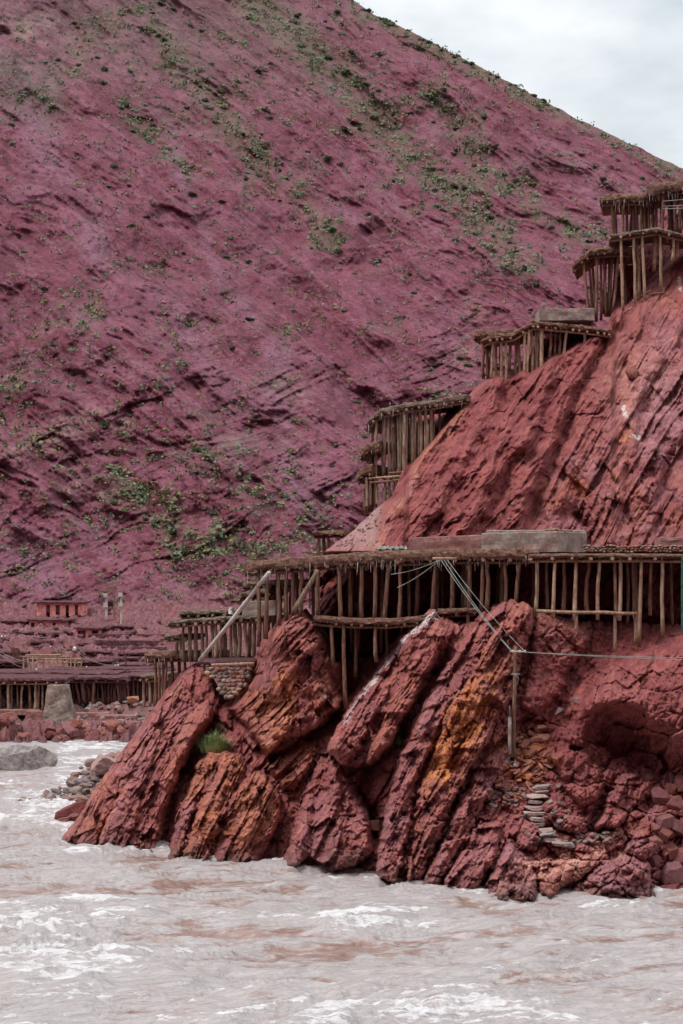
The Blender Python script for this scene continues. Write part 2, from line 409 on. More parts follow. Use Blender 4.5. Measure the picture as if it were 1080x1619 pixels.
def wood_material(name, lo, mid, hi, k=1.0):
    m, n, b = mat_new(name); t = NT(n)
    vec = t.coord((1, 1, 0.16)); n1 = t.noise(vec, 9.0, 7, 0.7, 0.4); n2 = t.noise(t.coord(), 1.3, 5, 0.6)
    col = t.ramp(n1, [(0.3, rgb(*lo, k)), (0.5, rgb(*mid, k)), (0.7, rgb(*hi, k))])
    oi = t.node('ShaderNodeObjectInfo')
    col = t.mix(1.0, col, t.ramp(oi.outputs['Random'], [(0.0, (0.62, 0.60, 0.58)), (0.5, (0.92, 0.90, 0.88)), (1.0, (1.15, 1.12, 1.08))]), 'MULTIPLY')
    col = t.mix(t.math('MULTIPLY', t.ramp(n2, [(0.48, 0.0), (0.68, 1.0)]), 0.55), col, rgb(96, 58, 52, k))
    t.link(col, b.inputs['Base Color']); t.link(t.bump(n1, 0.6, 0.04), b.inputs['Normal'])
    return m

def rough_material(name, cols, scale=3.0, bump=0.5, dist=0.1, per_object=False, speck=None, k=1.0):
    m, n, b = mat_new(name); t = NT(n)
    vec = t.coord(); n1 = t.noise(vec, scale, 8, 0.72, 0.3); n2 = t.noise(vec, scale * 5, 6, 0.75)
    st = [0.3 + 0.4 * i / (len(cols) - 1) for i in range(len(cols))]
    col = t.ramp(n1, [(p, rgb(*c, k)) for p, c in zip(st, cols)])
    if per_object:
        oi = t.node('ShaderNodeObjectInfo')
        pc = t.ramp(oi.outputs['Random'], [(i / (len(per_object) - 1), rgb(*c, k)) for i, c in enumerate(per_object)])
        col = t.mix(0.65, col, pc)
    col = t.mix(0.5, col, t.ramp(n2, [(0.3, 0.35), (0.5, 0.5), (0.7, 0.68)]), 'OVERLAY')
    if speck: col = t.mix(t.ramp(t.noise(vec, scale * 1.6, 6, 0.8), [(0.56, 0.0), (0.68, 1.0)]), col, rgb(*speck, k))
    t.link(col, b.inputs['Base Color'])
    t.link(t.bump(t.math('ADD', n1, t.math('MULTIPLY', n2, 0.5)), bump, dist), b.inputs['Normal'])
    return m

def leaf_material(name, cols):
    m, n, b = mat_new(name); t = NT(n)
    oi = t.node('ShaderNodeObjectInfo'); n1 = t.noise(t.coord(), 2.5, 3, 0.6)
    col = t.ramp(n1, [(0.3, cols[0]), (0.5, cols[1]), (0.7, cols[2])])
    col = t.mix(1.0, col, t.ramp(oi.outputs['Random'], [(0, (0.7, 0.75, 0.7)), (1, (1.3, 1.2, 1.1))]), 'MULTIPLY')
    t.link(col, b.inputs['Base Color']); b.inputs['Roughness'].default_value = 0.7
    return m

M = {}
M['rock'] = cliff_material(); M['bank_earth'] = cliff_material('dark_red_bank_earth', 0.92); M['mountain'] = mountain_material(); M['water'] = water_material()
M['wood_brown'] = wood_material('weathered_brown_timber', (72, 53, 45), (102, 77, 65), (132, 104, 88), 1.35)
M['wood_pale'] = wood_material('pale_stripped_timber', (112, 90, 76), (142, 117, 98), (166, 144, 124), 1.5)
M['wood_red'] = wood_material('red_dusted_timber', (70, 46, 46), (98, 66, 63), (124, 92, 86), 1.15)
M['wood_grey'] = wood_material('grey_weathered_timber', (94, 79, 69), (124, 106, 92), (150, 132, 116), 1.4)
M['mud'] = rough_material('brown_straw_mud', [(86, 60, 51), (122, 90, 76), (146, 116, 100)], 5.0, 1.0, 0.12, k=1.25)
M['mud_grey'] = rough_material('grey_straw_mud', [(92, 78, 68), (122, 105, 92), (146, 128, 114)], 5.0, 1.0, 0.12, k=1.25)
M['mud_red'] = rough_material('red_mud', [(66, 40, 46), (94, 60, 64), (118, 84, 86)], 2.5, 1.0, 0.2, k=1.35)
M['salt'] = rough_material('salt_crust', [(150, 128, 122), (196, 182, 178), (216, 208, 206)], 6.0, 0.6, 0.05)
M['concrete'] = rough_material('grey_concrete', [(104, 90, 86), (134, 120, 114), (154, 142, 136)], 1.1, 0.5, 0.06, speck=(146, 102, 90), k=1.2)
M['concrete_red'] = rough_material('red_stained_concrete', [(118, 82, 78), (136, 98, 94), (152, 118, 112)], 1.6, 0.3, 0.05, speck=(120, 72, 68), k=1.2)
M['cobble'] = rough_material('river_cobbles', [(104, 92, 86), (128, 112, 100), (150, 134, 122)], 2.4, 0.3, 0.03, k=1.2)
M['shard'] = rough_material('orange_rock_shards', [(116, 72, 58), (146, 94, 72), (166, 120, 98)], 3.0, 0.6, 0.06,
                            per_object=[(126, 74, 62), (170, 106, 66), (140, 100, 92), (112, 66, 62), (160, 122, 104), (120, 84, 84)], k=1.35)
M['redstone'] = rough_material('red_rock_blocks', [(96, 54, 54), (124, 74, 72), (148, 100, 96)], 2.2, 0.8, 0.12,
                               per_object=[(106, 54, 54), (136, 90, 88), (132, 80, 62), (120, 86, 90), (110, 58, 56)], k=1.25)
M['bankstone'] = rough_material('grey_red_bank_stones', [(92, 82, 80), (120, 104, 98), (140, 124, 118)], 2.0, 0.7, 0.1,
                                per_object=[(96, 92, 94), (124, 88, 82), (138, 110, 96), (104, 98, 98), (140, 130, 124), (116, 76, 72)], k=1.3)
M['scree_chip'] = rough_material('pale_red_chips', [(120, 74, 80), (142, 96, 100), (162, 122, 124)], 2.0, .5, .05, k=1.1)
M['greystone'] = rough_material('grey_boulder', [(94, 88, 88), (132, 124, 122), (164, 156, 152)], 1.2, 0.9, 0.3, k=1.5)
M['step'] = rough_material('path_step_stone', [(126, 102, 98), (158, 132, 126), (182, 162, 156)], 2.5, 0.8, 0.08,
                           per_object=[(136, 104, 100), (168, 150, 140), (112, 112, 112), (156, 122, 116)], k=1.3)
M['pillar'] = rough_material('lichened_stone_pillar', [(92, 84, 78), (124, 112, 104), (148, 136, 128)], 0.9, 0.9, 0.25, speck=(142, 90, 72), k=1.3)
M['house'] = rough_material('pink_mud_render', [(150, 92, 88), (176, 114, 108), (190, 132, 122)], 0.9, 0.5, 0.2, k=1.9)
M['dark'] = rough_material('dark_opening', [(30, 22, 22), (44, 32, 30), (54, 40, 38)], 2, 0.2, 0.05)
M['cable'] = rough_material('grey_green_cable', [(120, 132, 128), (150, 160, 154), (170, 178, 170)], 2, 0.1, 0.01)
M['green_pipe'] = rough_material('green_painted_pipe', [(40, 76, 64), (56, 96, 82), (70, 110, 96)], 2, 0.1, 0.01)
M['sack'] = rough_material('white_salt_sack', [(190, 186, 186), (214, 210, 210), (226, 222, 222)], 2, 0.4, 0.1)
M['pole'] = rough_material('pale_pole', [(160, 148, 144), (186, 176, 172), (200, 192, 188)], 1, 0.2, 0.05)
M['plastic'] = rough_material('crumpled_plastic_sheet', [(110, 110, 104), (146, 144, 138), (178, 172, 166)], 3, 0.9, 0.1, speck=(140, 168, 150))
M['leaf_dark'] = leaf_material('dark_shrub_leaves', [(0.05, 0.075, 0.045), (0.08, 0.112, 0.065), (0.115, 0.15, 0.09)])
M['leaf_grey'] = leaf_material('grey_green_shrub_leaves', [(0.08, 0.115, 0.07), (0.12, 0.165, 0.10), (0.17, 0.21, 0.13)])
M['leaf_yellow'] = leaf_material('yellow_green_shrub_leaves', [(0.10, 0.11, 0.05), (0.15, 0.15, 0.07), (0.20, 0.19, 0.10)])
M['grass'] = leaf_material('fresh_grass_blades', [(0.20, 0.28, 0.10), (0.34, 0.43, 0.18), (0.52, 0.54, 0.30)])

# ---------------------------------------------------------------- river
def build_river():
    py = np.concatenate([np.linspace(1128, 1200, 60), np.linspace(1201.2, 1440, 200), np.linspace(1441.5, 1780, 230), np.linspace(1850, 5000, 20)])
    px = np.linspace(-330, 1420, 900)
    PX, PY = np.meshgrid(px, py)
    D = F * CAMZ / (PY - HY)
    X = (PX - CX) / F * D; Y = D
    u = X * 0.94 + Y * 0.34; v = -X * 0.34 + Y * 0.94        # flow frame: the current runs across the view
    wu = u + 1.6 * fbm(u / 7, v / 7, 3, 3); wv = v + 1.2 * fbm(u / 6 + 9, v / 6, 3, 4)
    Z = 0.20 * fbm(wu / 10, wv / 4.5, 2, 11) + 0.26 * ridged(wu / 6.5, wv / 2.3, 3, 12, 0.5) * smooth(200, 120, Y) * 0.8
    Z += 0.065 * ridged(wu / 2.2, wv / 0.8, 3, 15, .55) + 0.016 * fbm(wu / .5, wv / .25, 2, 19)
    rap = np.exp(-(((PX - 60) / 150) ** 2 + ((PY - 1510) / 50) ** 2)) + 0.7 * np.exp(-(((PX - 560) / 90) ** 2 + ((PY - 1470) / 16) ** 2)) \
        + 0.7 * np.exp(-(((PX - 980) / 90) ** 2 + ((PY - 1450) / 16) ** 2)) + 0.5 * np.exp(-(((PX - 640) / 420) ** 2 + ((PY - 1610) / 25) ** 2)) \
        + 0.5 * np.exp(-(((PX - 210) / 40) ** 2 + ((PY - 1393) / 10) ** 2)) + 0.6 * np.exp(-(((PX - 80) / 120) ** 2 + ((PY - 1290) / 50) ** 2))
    Z += rap * 0.26 * ridged(wu / 2.4, wv / 1.3, 4, 31, 0.6)
    gz = np.gradient(Z, axis=0) / np.maximum(np.abs(np.gradient(Y, axis=0)), 1e-3)
    st = fbm(wu / 4.5, wv / 1.4, 4, 41) * 0.30 + fbm(wu / 16, wv / 6, 2, 45) * 0.28
    st = st + 0.16 * fbm(wu / 1.6, wv / 0.42, 3, 47) + 0.14 * fbm(wu / 3.5, wv / .7, 3, 48)
    foam = 0.29 + st * 1.15 + rap * 0.34 + np.clip(Z - 0.1, 0, 1) * 0.9 + smooth(1480, 1640, PY) * 0.10 + smooth(1260, 1180, PY) * 0.04
    wl = interp(WATERLINE)(PX)
    near = np.exp(-np.clip(PY - wl, 0, 400) / 9.0) * smooth(70, 110, PX)
    foam = foam + near * (0.42 + 0.6 * fbm(wu / 2.2, wv / 1.2, 3, 49))
    Z = np.where(Y > 182, np.minimum(Z, 0.05), Z)
    return grid_obj('river', X, Y, Z, M['water'], {'foam': foam})

WATERLINE = [(60, 1330), (95, 1333), (150, 1341), (250, 1350), (340, 1363), (450, 1370), (530, 1378), (600, 1394), (690, 1410), (760, 1421), (920, 1424), (1000, 1420), (1080, 1413), (1300, 1405)]
build_river()

# ---------------------------------------------------------------- lower cliff
TH = R(60)
def st_coords(px, py, th=TH):
    return px * math.sin(th) + py * math.cos(th), px * math.cos(th) - py * math.sin(th)

LOW = []
for x_, y_ in WATERLINE: LOW.append((x_, y_ + 8, F * CAMZ / (y_ - HY)))
LOW += [(140, 1270, 109), (190, 1200, 110.5), (250, 1110, 111.5), (300, 1062, 112), (60, 1300, 112), (0, 1250, 116), (0, 1000, 118),
        (230, 1240, 106.8), (285, 1300, 103.5), (345, 1165, 105.3), (350, 1110, 111), (390, 1060, 111), (360, 1030, 113), (400, 1140, 107),
        (470, 972, 103.5), (440, 1010, 102.5), (440, 1080, 101.4), (490, 1080, 101.2), (520, 1000, 103.5), (410, 1230, 102.6), (370, 1290, 101),
        (545, 1090, 104.5), (580, 1020, 105), (540, 990, 105), (460, 1250, 100.6), (520, 1180, 99.0), (510, 1290, 98.0), (600, 1120, 98.4), (650, 1040, 98.2), (690, 970, 98.6),
        (640, 1200, 97.0), (580, 1280, 97.2), (735, 985, 99.0), (800, 956, 97.2), (740, 1080, 95.2), (690, 1180, 94.2), (640, 1290, 93.6),
        (870, 985, 97.5), (930, 1010, 99.5), (890, 1090, 97.0), (840, 1180, 94.6), (780, 1200, 93.6), (720, 1320, 91.8), (850, 1260, 92.2), (850, 1330, 90.0), (920, 1335, 90.0), (980, 1335, 89.8),
        (800, 1360, 88.6), (900, 1375, 88.4), (1000, 1050, 96.5), (1080, 1000, 97.5), (1000, 1110, 93.0), (1080, 1120, 92.2), (950, 1180, 94.0), (1000, 1190, 95.0), (1060, 1210, 94.5),
        (1000, 1270, 92.6), (1080, 1270, 92.2), (1050, 1340, 90.2), (1250, 1000, 97), (1250, 1200, 91), (960, 985, 99.8), (1040, 990, 99.0)]
low_f = rbf(LOW)
LOW_TOP = interp([(60, 1338), (92, 1334), (100, 1322), (125, 1290), (150, 1250), (190, 1192), (222, 1150), (250, 1110), (278, 1072), (300, 1052), (318, 1046), (330, 1060), (352, 1098), (366, 1100), (385, 1080),
                  (402, 1042), (414, 1012), (438, 986), (462, 969), (484, 966), (500, 975), (516, 1000), (534, 1030), (550, 1042), (580, 1040), (606, 1036),
                  (622, 1012), (650, 990), (682, 962), (700, 966), (725, 982), (748, 980), (780, 958), (806, 948), (828, 952), (850, 968), (880, 974), (925, 984), (980, 984), (1080, 990), (1280, 985)])
# buttresses: outline (photograph px), height (m), rim width (px), tilt (m per 100 px right, down), bed angle, bedding strength, brown, purple, orange
BUTT = [
    ([(94, 1336), (112, 1293), (140, 1256), (168, 1210), (191, 1178), (212, 1180), (188, 1233), (174, 1275), (150, 1342)], 1.5, 8, (-2.0, 0.5), 60, 0.6, 0.3, 0.2, 0.35),
    ([(150, 1345), (176, 1279), (194, 1219), (228, 1159), (265, 1108), (288, 1083), (302, 1111), (281, 1145), (266, 1182), (235, 1238), (220, 1284), (197, 1348)], 2.6, 8, (-2.5, -0.5), 61, 0.8, 0.2, 0.4, 0.1),
    ([(199, 1350), (223, 1289), (241, 1238), (273, 1182), (287, 1147), (309, 1113), (332, 1099), (337, 1136), (321, 1168), (288, 1219), (265, 1279), (251, 1352)], 2.3, 9, (1.5, -1.0), 62, 0.7, 0.5, 0.1, 0.1),
    ([(294, 1076), (307, 1048), (339, 1050), (358, 1094), (378, 1117), (362, 1154), (338, 1136), (305, 1107)], 1.2, 16, (0, 1.0), 58, 0.1, 0, 0, 0),
    ([(256, 1356), (276, 1303), (299, 1247), (312, 1205), (330, 1187), (348, 1194), (330, 1233), (311, 1275), (281, 1366)], 2.2, 7, (-2.5, 0.0), 63, 0.6, 0.2, 0.5, 0.1),
    ([(284, 1366), (316, 1279), (334, 1233), (353, 1189), (376, 1189), (386, 1219), (367, 1256), (345, 1303), (331, 1362), (302, 1366)], 2.6, 7, (-1.0, -0.5), 63, 1.1, 0.8, 0.0, 0.5),
    ([(334, 1366), (351, 1303), (377, 1242), (399, 1217), (423, 1231), (446, 1261), (442, 1293), (425, 1335), (401, 1372), (358, 1372)], 2.3, 8, (1.0, -1.0), 60, 1.1, 0.9, 0.0, 0.2),
    ([(425, 1217), (441, 1196), (478, 1166), (499, 1171), (489, 1219), (471, 1256), (452, 1256)], 1.6, 8, (-1.0, 0.5), 50, 0.8, 0.7, 0.0, 0.1),
    ([(418, 1022), (434, 988), (455, 964), (482, 964), (503, 990), (517, 1027), (499, 1066), (474, 1085), (450, 1067), (432, 1055)], 2.3, 10, (-1.5, -1.5), 48, 0.6, 0.3, 0.1, 0.1),
    ([(516, 1031), (538, 1048), (547, 1099), (540, 1117), (511, 1147), (487, 1156), (475, 1136), (480, 1090), (501, 1069)], 2.0, 9, (3.0, -1.0), 50, 0.9, 0.7, 0.0, 0.1),
    ([(401, 1072), (413, 1043), (432, 1057), (450, 1072), (474, 1091), (473, 1131), (450, 1164), (425, 1193), (404, 1168), (381, 1141), (364, 1120)], 1.7, 7, (-0.5, 3.0), 46, 1.5, 0.9, 0.0, 0.3),
    ([(640, 982), (662, 964), (690, 960), (697, 986), (670, 1020), (642, 1050), (612, 1080), (598, 1120), (580, 1152), (561, 1197), (543, 1215), (516, 1188), (526, 1160), (556, 1110), (600, 1045)], 2.6, 9, (-3.0, 0.5), 58, 0.5, 0.1, 0.2, 0.0),
    ([(672, 1030), (700, 988), (716, 1010), (692, 1050), (657, 1110), (634, 1142), (617, 1182), (592, 1207), (574, 1213), (586, 1180), (604, 1130), (620, 1095)], 2.1, 7, (-2.0, 0.5), 60, 0.8, 0.5, 0.0, 0.1),
    ([(445, 1370), (468, 1290), (488, 1240), (502, 1196), (522, 1190), (546, 1222), (573, 1247), (586, 1300), (592, 1345), (562, 1373), (520, 1390), (485, 1382)], 2.8, 14, (-1.0, 1.0), 62, 0.35, 0.0, 0.4, 0.0),
    ([(590, 1395), (600, 1330), (620, 1260), (627, 1200), (652, 1140), (692, 1070), (740, 1005), (778, 965), (800, 952), (792, 985), (742, 1060), (702, 1130), (672, 1200), (654, 1280), (644, 1340), (624, 1402)], 2.4, 8, (-2.5, 0.0), 62, 0.6, 0.1, 0.6, 0.0),
    ([(640, 1402), (655, 1300), (676, 1210), (706, 1130), (746, 1060), (795, 985), (820, 948), (847, 962), (846, 990), (822, 1050), (812, 1105), (780, 1160), (750, 1210), (720, 1260), (690, 1320), (662, 1402)], 2.9, 8, (0.5, 0.0), 62, 1.0, 0.3, 0.1, 0.1),
    ([(664, 1404), (694, 1325), (727, 1262), (762, 1205), (797, 1178), (808, 1195), (792, 1230), (757, 1290), (722, 1350), (692, 1412)], 1.4, 8, (-1.0, 0.0), 61, 0.9, 0.3, 0.6, 0.1),
    ([(850, 968), (880, 978), (925, 986), (930, 1010), (907, 1045), (887, 1095), (851, 1130), (826, 1120), (832, 1060)], 1.7, 9, (0.0, 0.0), 62, 1.0, 0.5, 0.5, 0.0),
    ([(694, 1412), (727, 1333), (760, 1290), (798, 1303), (785, 1355), (762, 1405), (740, 1422)], 1.8, 10, (-0.5, 0.5), 58, 0.5, 0.1, 0.6, 0.0),
    ([(758, 1432), (775, 1385), (805, 1328), (840, 1360), (852, 1395), (847, 1428)], 1.8, 9, (-1.5, 1.5), 62, 0.4, 0.0, 0.9, 0.0),
    ([(805, 1318), (830, 1293), (862, 1310), (852, 1350), (825, 1347)], 1.1, 8, (0.0, 1.0), 55, 0.4, 0.0, 0.3, 0.0),
    ([(852, 1360), (900, 1345), (962, 1350), (942, 1375), (905, 1395), (870, 1426), (852, 1420)], 1.5, 9, (0.0, 2.0), 50, 0.6, 0.2, 0.1, 0.0),
    ([(903, 1404), (945, 1372), (985, 1350), (1030, 1360), (1040, 1418), (1000, 1432), (905, 1432)], 1.7, 9, (0.5, 1.0), 45, 0.6, 0.0, 0.8, 0.0),
    ([(985, 1345), (1010, 1300), (1040, 1265), (1060, 1300), (1042, 1350), (1022, 1360)], 1.4, 10, (0.0, 0.0), 58, 0.6, 0.2, 0.5, 0.0),
    ([(860, 1272), (885, 1245), (912, 1280), (927, 1303), (912, 1320), (880, 1312)], 1.3, 8, (0, 0.5), 40, 0.5, 0, 0.2, 0),
    ([(935, 1312), (955, 1260), (985, 1218), (1022, 1228), (1027, 1255), (992, 1290), (977, 1314)], 1.7, 9, (-1.0, 0.5), 56, 0.7, 0, 0.3, 0),
    ([(888, 1170), (920, 1110), (955, 1060), (1015, 1030), (1090, 1000), (1290, 990), (1290, 1180), (1100, 1170), (1066, 1172), (1020, 1128), (990, 1112), (955, 1126), (935, 1165), (927, 1210), (900, 1205)], 1.8, 22, (0.0, -0.5), 60, 0.2, 0, 0.1, 0),
    ([(870, 1197), (895, 1178), (928, 1187), (955, 1217), (950, 1260), (925, 1275), (895, 1250)], 1.5, 10, (-0.5, 0.5), 55, 0.5, 0.1, 0.1, 0),
]
BIG = [   # outline, height, rim: the separate masses; the outlines above are the faces on them
    ([(92, 1350), (112, 1290), (140, 1253), (168, 1208), (190, 1175), (228, 1155), (265, 1104), (290, 1070), (310, 1044), (340, 1048), (356, 1092), (340, 1130), (322, 1168), (291, 1219), (268, 1279), (253, 1360)], 1.7, 9),
    ([(254, 1365), (274, 1303), (298, 1247), (311, 1203), (330, 1184), (376, 1186), (400, 1214), (425, 1228), (448, 1261), (444, 1295), (426, 1335), (403, 1382)], 2.0, 8),
    ([(362, 1122), (399, 1072), (413, 1040), (434, 984), (455, 958), (482, 958), (504, 988), (518, 1027), (540, 1046), (549, 1099), (541, 1118), (511, 1148), (487, 1158), (450, 1168), (423, 1198), (402, 1170)], 2.2, 9),
    ([(514, 1188), (526, 1158), (556, 1108), (598, 1045), (640, 980), (662, 958), (690, 954), (716, 1008), (694, 1050), (659, 1110), (636, 1144), (619, 1184), (592, 1209), (545, 1217)], 1.7, 9),
    ([(588, 1412), (598, 1330), (618, 1260), (625, 1200), (650, 1140), (690, 1070), (738, 1005), (776, 960), (800, 946), (820, 942), (849, 958), (848, 990), (824, 1050), (814, 1107), (782, 1160), (752, 1210), (722, 1260), (692, 1320), (660, 1414)], 1.6, 9),
]
ON_BIG = {0, 1, 2, 4, 5, 6, 8, 9, 10, 11, 12, 14, 15}
CREASES = [
    ([(376, 1190), (352, 1270), (328, 1372)], 0.3, 5, 14),
    ([(470, 1050), (430, 1110), (410, 1150)], 0.3, 5, 14),
    ([(520, 1210), (498, 1290), (482, 1385)], 0.6, 8, 22),
    ([(550, 1225), (545, 1290), (560, 1370)], 0.4, 8, 18),
    ([(712, 1010), (690, 1052), (646, 1136), (628, 1176), (584, 1218), (575, 1250), (592, 1300), (602, 1350)], 1.4, 9, 16),
    ([(332, 1138), (318, 1168), (284, 1240), (265, 1286), (252, 1356)], 1.2, 8, 14),
    ([(545, 1120), (505, 1152), (462, 1182), (424, 1204)], 1.6, 8, 12),
    ([(720, 1100), (672, 1200), (640, 1300)], 0.3, 5, 14),
    ([(962, 1236), (946, 1280), (930, 1318)], 0.8, 8, 10),
]
def inside_poly(px, py, poly):
    c = np.zeros(px.shape, bool); n = len(poly)
    for k in range(n):
        (x0, y0), (x1, y1) = poly[k], poly[(k + 1) % n]
        if y0 == y1: continue
        c ^= ((y0 > py) != (y1 > py)) & (px < (x1 - x0) * (py - y0) / (y1 - y0) + x0)
    return c
def cave(px, py, cx, cy, rx, ry, dep):
    q = np.sqrt(((px - cx) / rx) ** 2 + ((py - cy) / ry) ** 2); return dep * smooth(1.08, 0.78, q)
def blob(px, py, cx, cy, rx, ry, ang=0.0):
    a = R(ang); dx = px - cx; dy = py - cy
    u = dx * math.cos(a) - dy * math.sin(a); v = dx * math.sin(a) + dy * math.cos(a)
    return np.exp(-((u / rx) ** 2 + (v / ry) ** 2) ** 1.5)

def build_cliff():
    px = np.linspace(64, 1270, 860); NR, NE = 340, 22
    top = LOW_TOP(px) + 4.0 * fbm(px / 14, px * 0, 3, 5)
    v = np.linspace(0, 1, NR)[:, None]
    PY = 1448 + (top[None] - 1448) * v; PX = np.repeat(px[None], NR, 0)
    wx = PX + 7 * fbm(PX / 110, PY / 110, 2, 51) + 2.0 * fbm(PX / 16, PY / 16, 2, 53); wy = PY + 7 * fbm(PX / 110 + 7, PY / 110, 2, 52) + 2.0 * fbm(PX / 16 + 3, PY / 16, 2, 54)
    D = low_f(PX, PY)
    soil = np.maximum.reduce([blob(wx, wy, 352, 1125, 34, 40, 0) * 0.9, blob(wx, wy, 885, 1085, 60, 62, 20), blob(wx, wy, 940, 1130, 70, 60, 0) * 0.8,
                              blob(wx, wy, 1010, 1030, 110, 45, 0) * 0.9, blob(wx, wy, 900, 1180, 50, 55, 0) * 0.8, blob(wx, wy, 860, 1240, 70, 70, 0) * 0.5,
                              blob(wx, wy, 425, 1350, 30, 18, 0), blob(wx, wy, 560, 1060, 40, 50, 0) * 0.8, blob(wx, wy, 1060, 1090, 70, 60, 0) * 0.75])
    for poly, dep, wl, wr in CREASES:
        d, sd_, al = seg_dist(wx, wy, poly)
        fall = 1.45 * np.where(sd_ > 0, np.exp(-d / wr), np.exp(-(d / wl) ** 2))
        fade = smooth(0, 0.10, al) * smooth(1.0, 0.94, al) * 0.75 + 0.25
        D = D + dep * fall * fade
        if dep > 0: D = D - 0.40 * dep * np.where(sd_ < 0, np.exp(-d / (3.2 * wl)) * (1 - np.exp(-(d / wl) ** 2)), 0) * fade
    cwx = wx + 9 * fbm(PX / 22, PY / 22, 3, 59); cwy = wy + 9 * fbm(PX / 22 + 5, PY / 22, 3, 60)
    for cpoly, cdep in (([(948, 1158), (978, 1138), (1008, 1146), (1022, 1168), (1030, 1192), (1041, 1222), (1034, 1236), (1018, 1230), (990, 1208), (972, 1202), (958, 1184)], 1.9), ([(1036, 1186), (1050, 1188), (1061, 1215), (1059, 1240), (1042, 1232)], 2.6)):
        dd, _, _ = seg_dist(cwx, cwy, cpoly + cpoly[:1]); D = D + inside_poly(cwx, cwy, cpoly) * cdep * (1 - np.exp(-dd / 7)) * (0.45 + 0.55 * smooth(1238, 1150, cwy))
    D = D + cave(cwx, cwy, 910, 1182, 9, 9, 0.8) \
        + cave(wx, wy, 985, 1160, 44, 40, 0.45) + cave(wx, wy, 545, 1060, 30, 44, 1.5) + cave(wx, wy, 600, 1040, 40, 40, 1.2)
    # brow over the caves
    d, s2, al = seg_dist(wx, wy, [(925, 1120), (965, 1108), (1010, 1116), (1060, 1160), (1100, 1200)])
    D = D - 1.3 * np.exp(-(d / 20) ** 2)
    hard = 1 - 0.85 * np.clip(soil, 0, 1)
    thm = np.full(D.shape, 60.0); bs = np.full(D.shape, 0.45); bb = np.zeros(D.shape); bp = np.zeros(D.shape) + .1; bo = np.zeros(D.shape); H = np.zeros(D.shape)
    jx = wx + 2.2 * fbm(PX / 11, PY / 11, 3, 151); jy = wy + 2.2 * fbm(PX / 11 + 6, PY / 11, 3, 152)
    HB = np.zeros(D.shape)
    for poly, h_, rim in BIG:
        d, _, _ = seg_dist(jx, jy, poly + poly[:1]); ins = inside_poly(jx, jy, poly)
        HB = np.maximum(HB, ins * h_ * (0.6 * (1 - np.exp(-d / (rim * .3))) + 0.4 * (1 - np.exp(-d / (rim * 1.8)))))
    for bi_, (poly, h_, rim, (gx, gy), ang, st_, cb_, cp_, co_) in enumerate(BUTT):
        if bi_ in ON_BIG: h_ *= 0.26; rim *= 0.5
        xs = [p[0] for p in poly]; ys = [p[1] for p in poly]; cx_, cy_ = sum(xs) / len(xs), sum(ys) / len(ys)
        sel = np.nonzero((jx > min(xs)) & (jx < max(xs)) & (jy > min(ys)) & (jy < max(ys)))
        qx, qy = jx[sel], jy[sel]; ins = inside_poly(qx, qy, poly); d, _, _ = seg_dist(qx, qy, poly + poly[:1])
        hh = (h_ * (0.62 * (1 - np.exp(-d / (rim * .28))) + 0.38 * (1 - np.exp(-d / (rim * 1.3)))) - (gx * (qx - cx_) + gy * (qy - cy_)) / 100 * (-1) * 1.0 * (1 - np.exp(-d / 4)))
        old = H[sel]; win = ins & (hh > old)
        H[sel] = np.where(win, hh, old)
        for arr, val in ((thm, ang), (bs, st_), (bb, cb_), (bp, cp_), (bo, co_)):
            arr[sel] = np.where(win, val, arr[sel])
    D = D + 0.9 - 0.35 * smooth(600, 760, PX) - H - HB
    s, t = st_coords(wx, wy)
    bx = PX + 8 * fbm(PX / 170, PY / 170, 2, 55) + 0.8 * fbm(PX / 9, PY / 9, 2, 56); by = PY + 8 * fbm(PX / 170 + 7, PY / 170, 2, 57) + 0.8 * fbm(PX / 9 + 4, PY / 9, 2, 58)
    tr = np.radians(thm); s = bx * np.sin(tr) + by * np.cos(tr) + thm * 37; t = bx * np.cos(tr) - by * np.sin(tr); s2_ = s
    hz = np.clip(0.6 + 0.8 * fbm(PX / 75, PY / 75, 2, 63), 0.15, 1.2) * bs * 1.25   # massive rock here, thin beds there
    lay = fbm(s2_ / 5, t / 60, 3, 64)
    left = smooth(900, 780, PX) * 0.75 + 0.25
    D = D - hard * left * (0.30 * bricks(s2_, t, 34, 70, 71) + 0.48 * hz * bricks(s2_ + 11, t + 31, 13, 46, 72))
    D = D - hard * (0.4 + 0.6 * left) * 0.30 * hz * bricks(s2_ + 5, t, 6.0, 22, 73)
    for sz, tz, am, sd0 in ((36, 50, 0.95, 75), (14, 21, 0.42, 78), (6.5, 9, 0.17, 79)):
        r1, r2, cid, ddx, ddy = worley(s2_ / sz, t / tz, sd0); c2 = cid * 7.31 % 1; c3 = cid * 13.7 % 1
        D = D - hard * (0.35 + 0.65 * left) * am * ((cid - 0.5) * 0.9 + ddx * (c2 - 0.35) * 1.6 + ddy * (c3 - 0.5) * 1.6)
    # blocky fracture on the right-hand mass
    r1, r2, cid, ddx, ddy = worley(wx / 46, wy / 40, 81); e1 = np.exp(-((r2 - r1) / 0.06) ** 2)
    D = D - hard * (1.05 - left) * (0.9 * (cid - 0.5) + 0.8 * (cid * 1.7 % 1 - 0.5) * ddx - 0.9 * ddy * 0.6 - 0.5 * e1)
    r1, r2, cid, ddx, ddy = worley(wx / 17 + 4, wy / 14, 82); e1 = np.exp(-((r2 - r1) / 0.10) ** 2)
    D = D - hard * (0.35 * (1.25 - left)) * ((cid - 0.5) + ddx * (cid * 3.7 % 1 - 0.5) * 1.4 - 0.5 * e1)
    D = D - (0.35 * fbm(PX / 60, PY / 60, 4, 91) + 0.14 * fbm(PX / 14, PY / 14, 3, 92) + 0.05 * fbm(PX / 4, PY / 4, 2, 93))
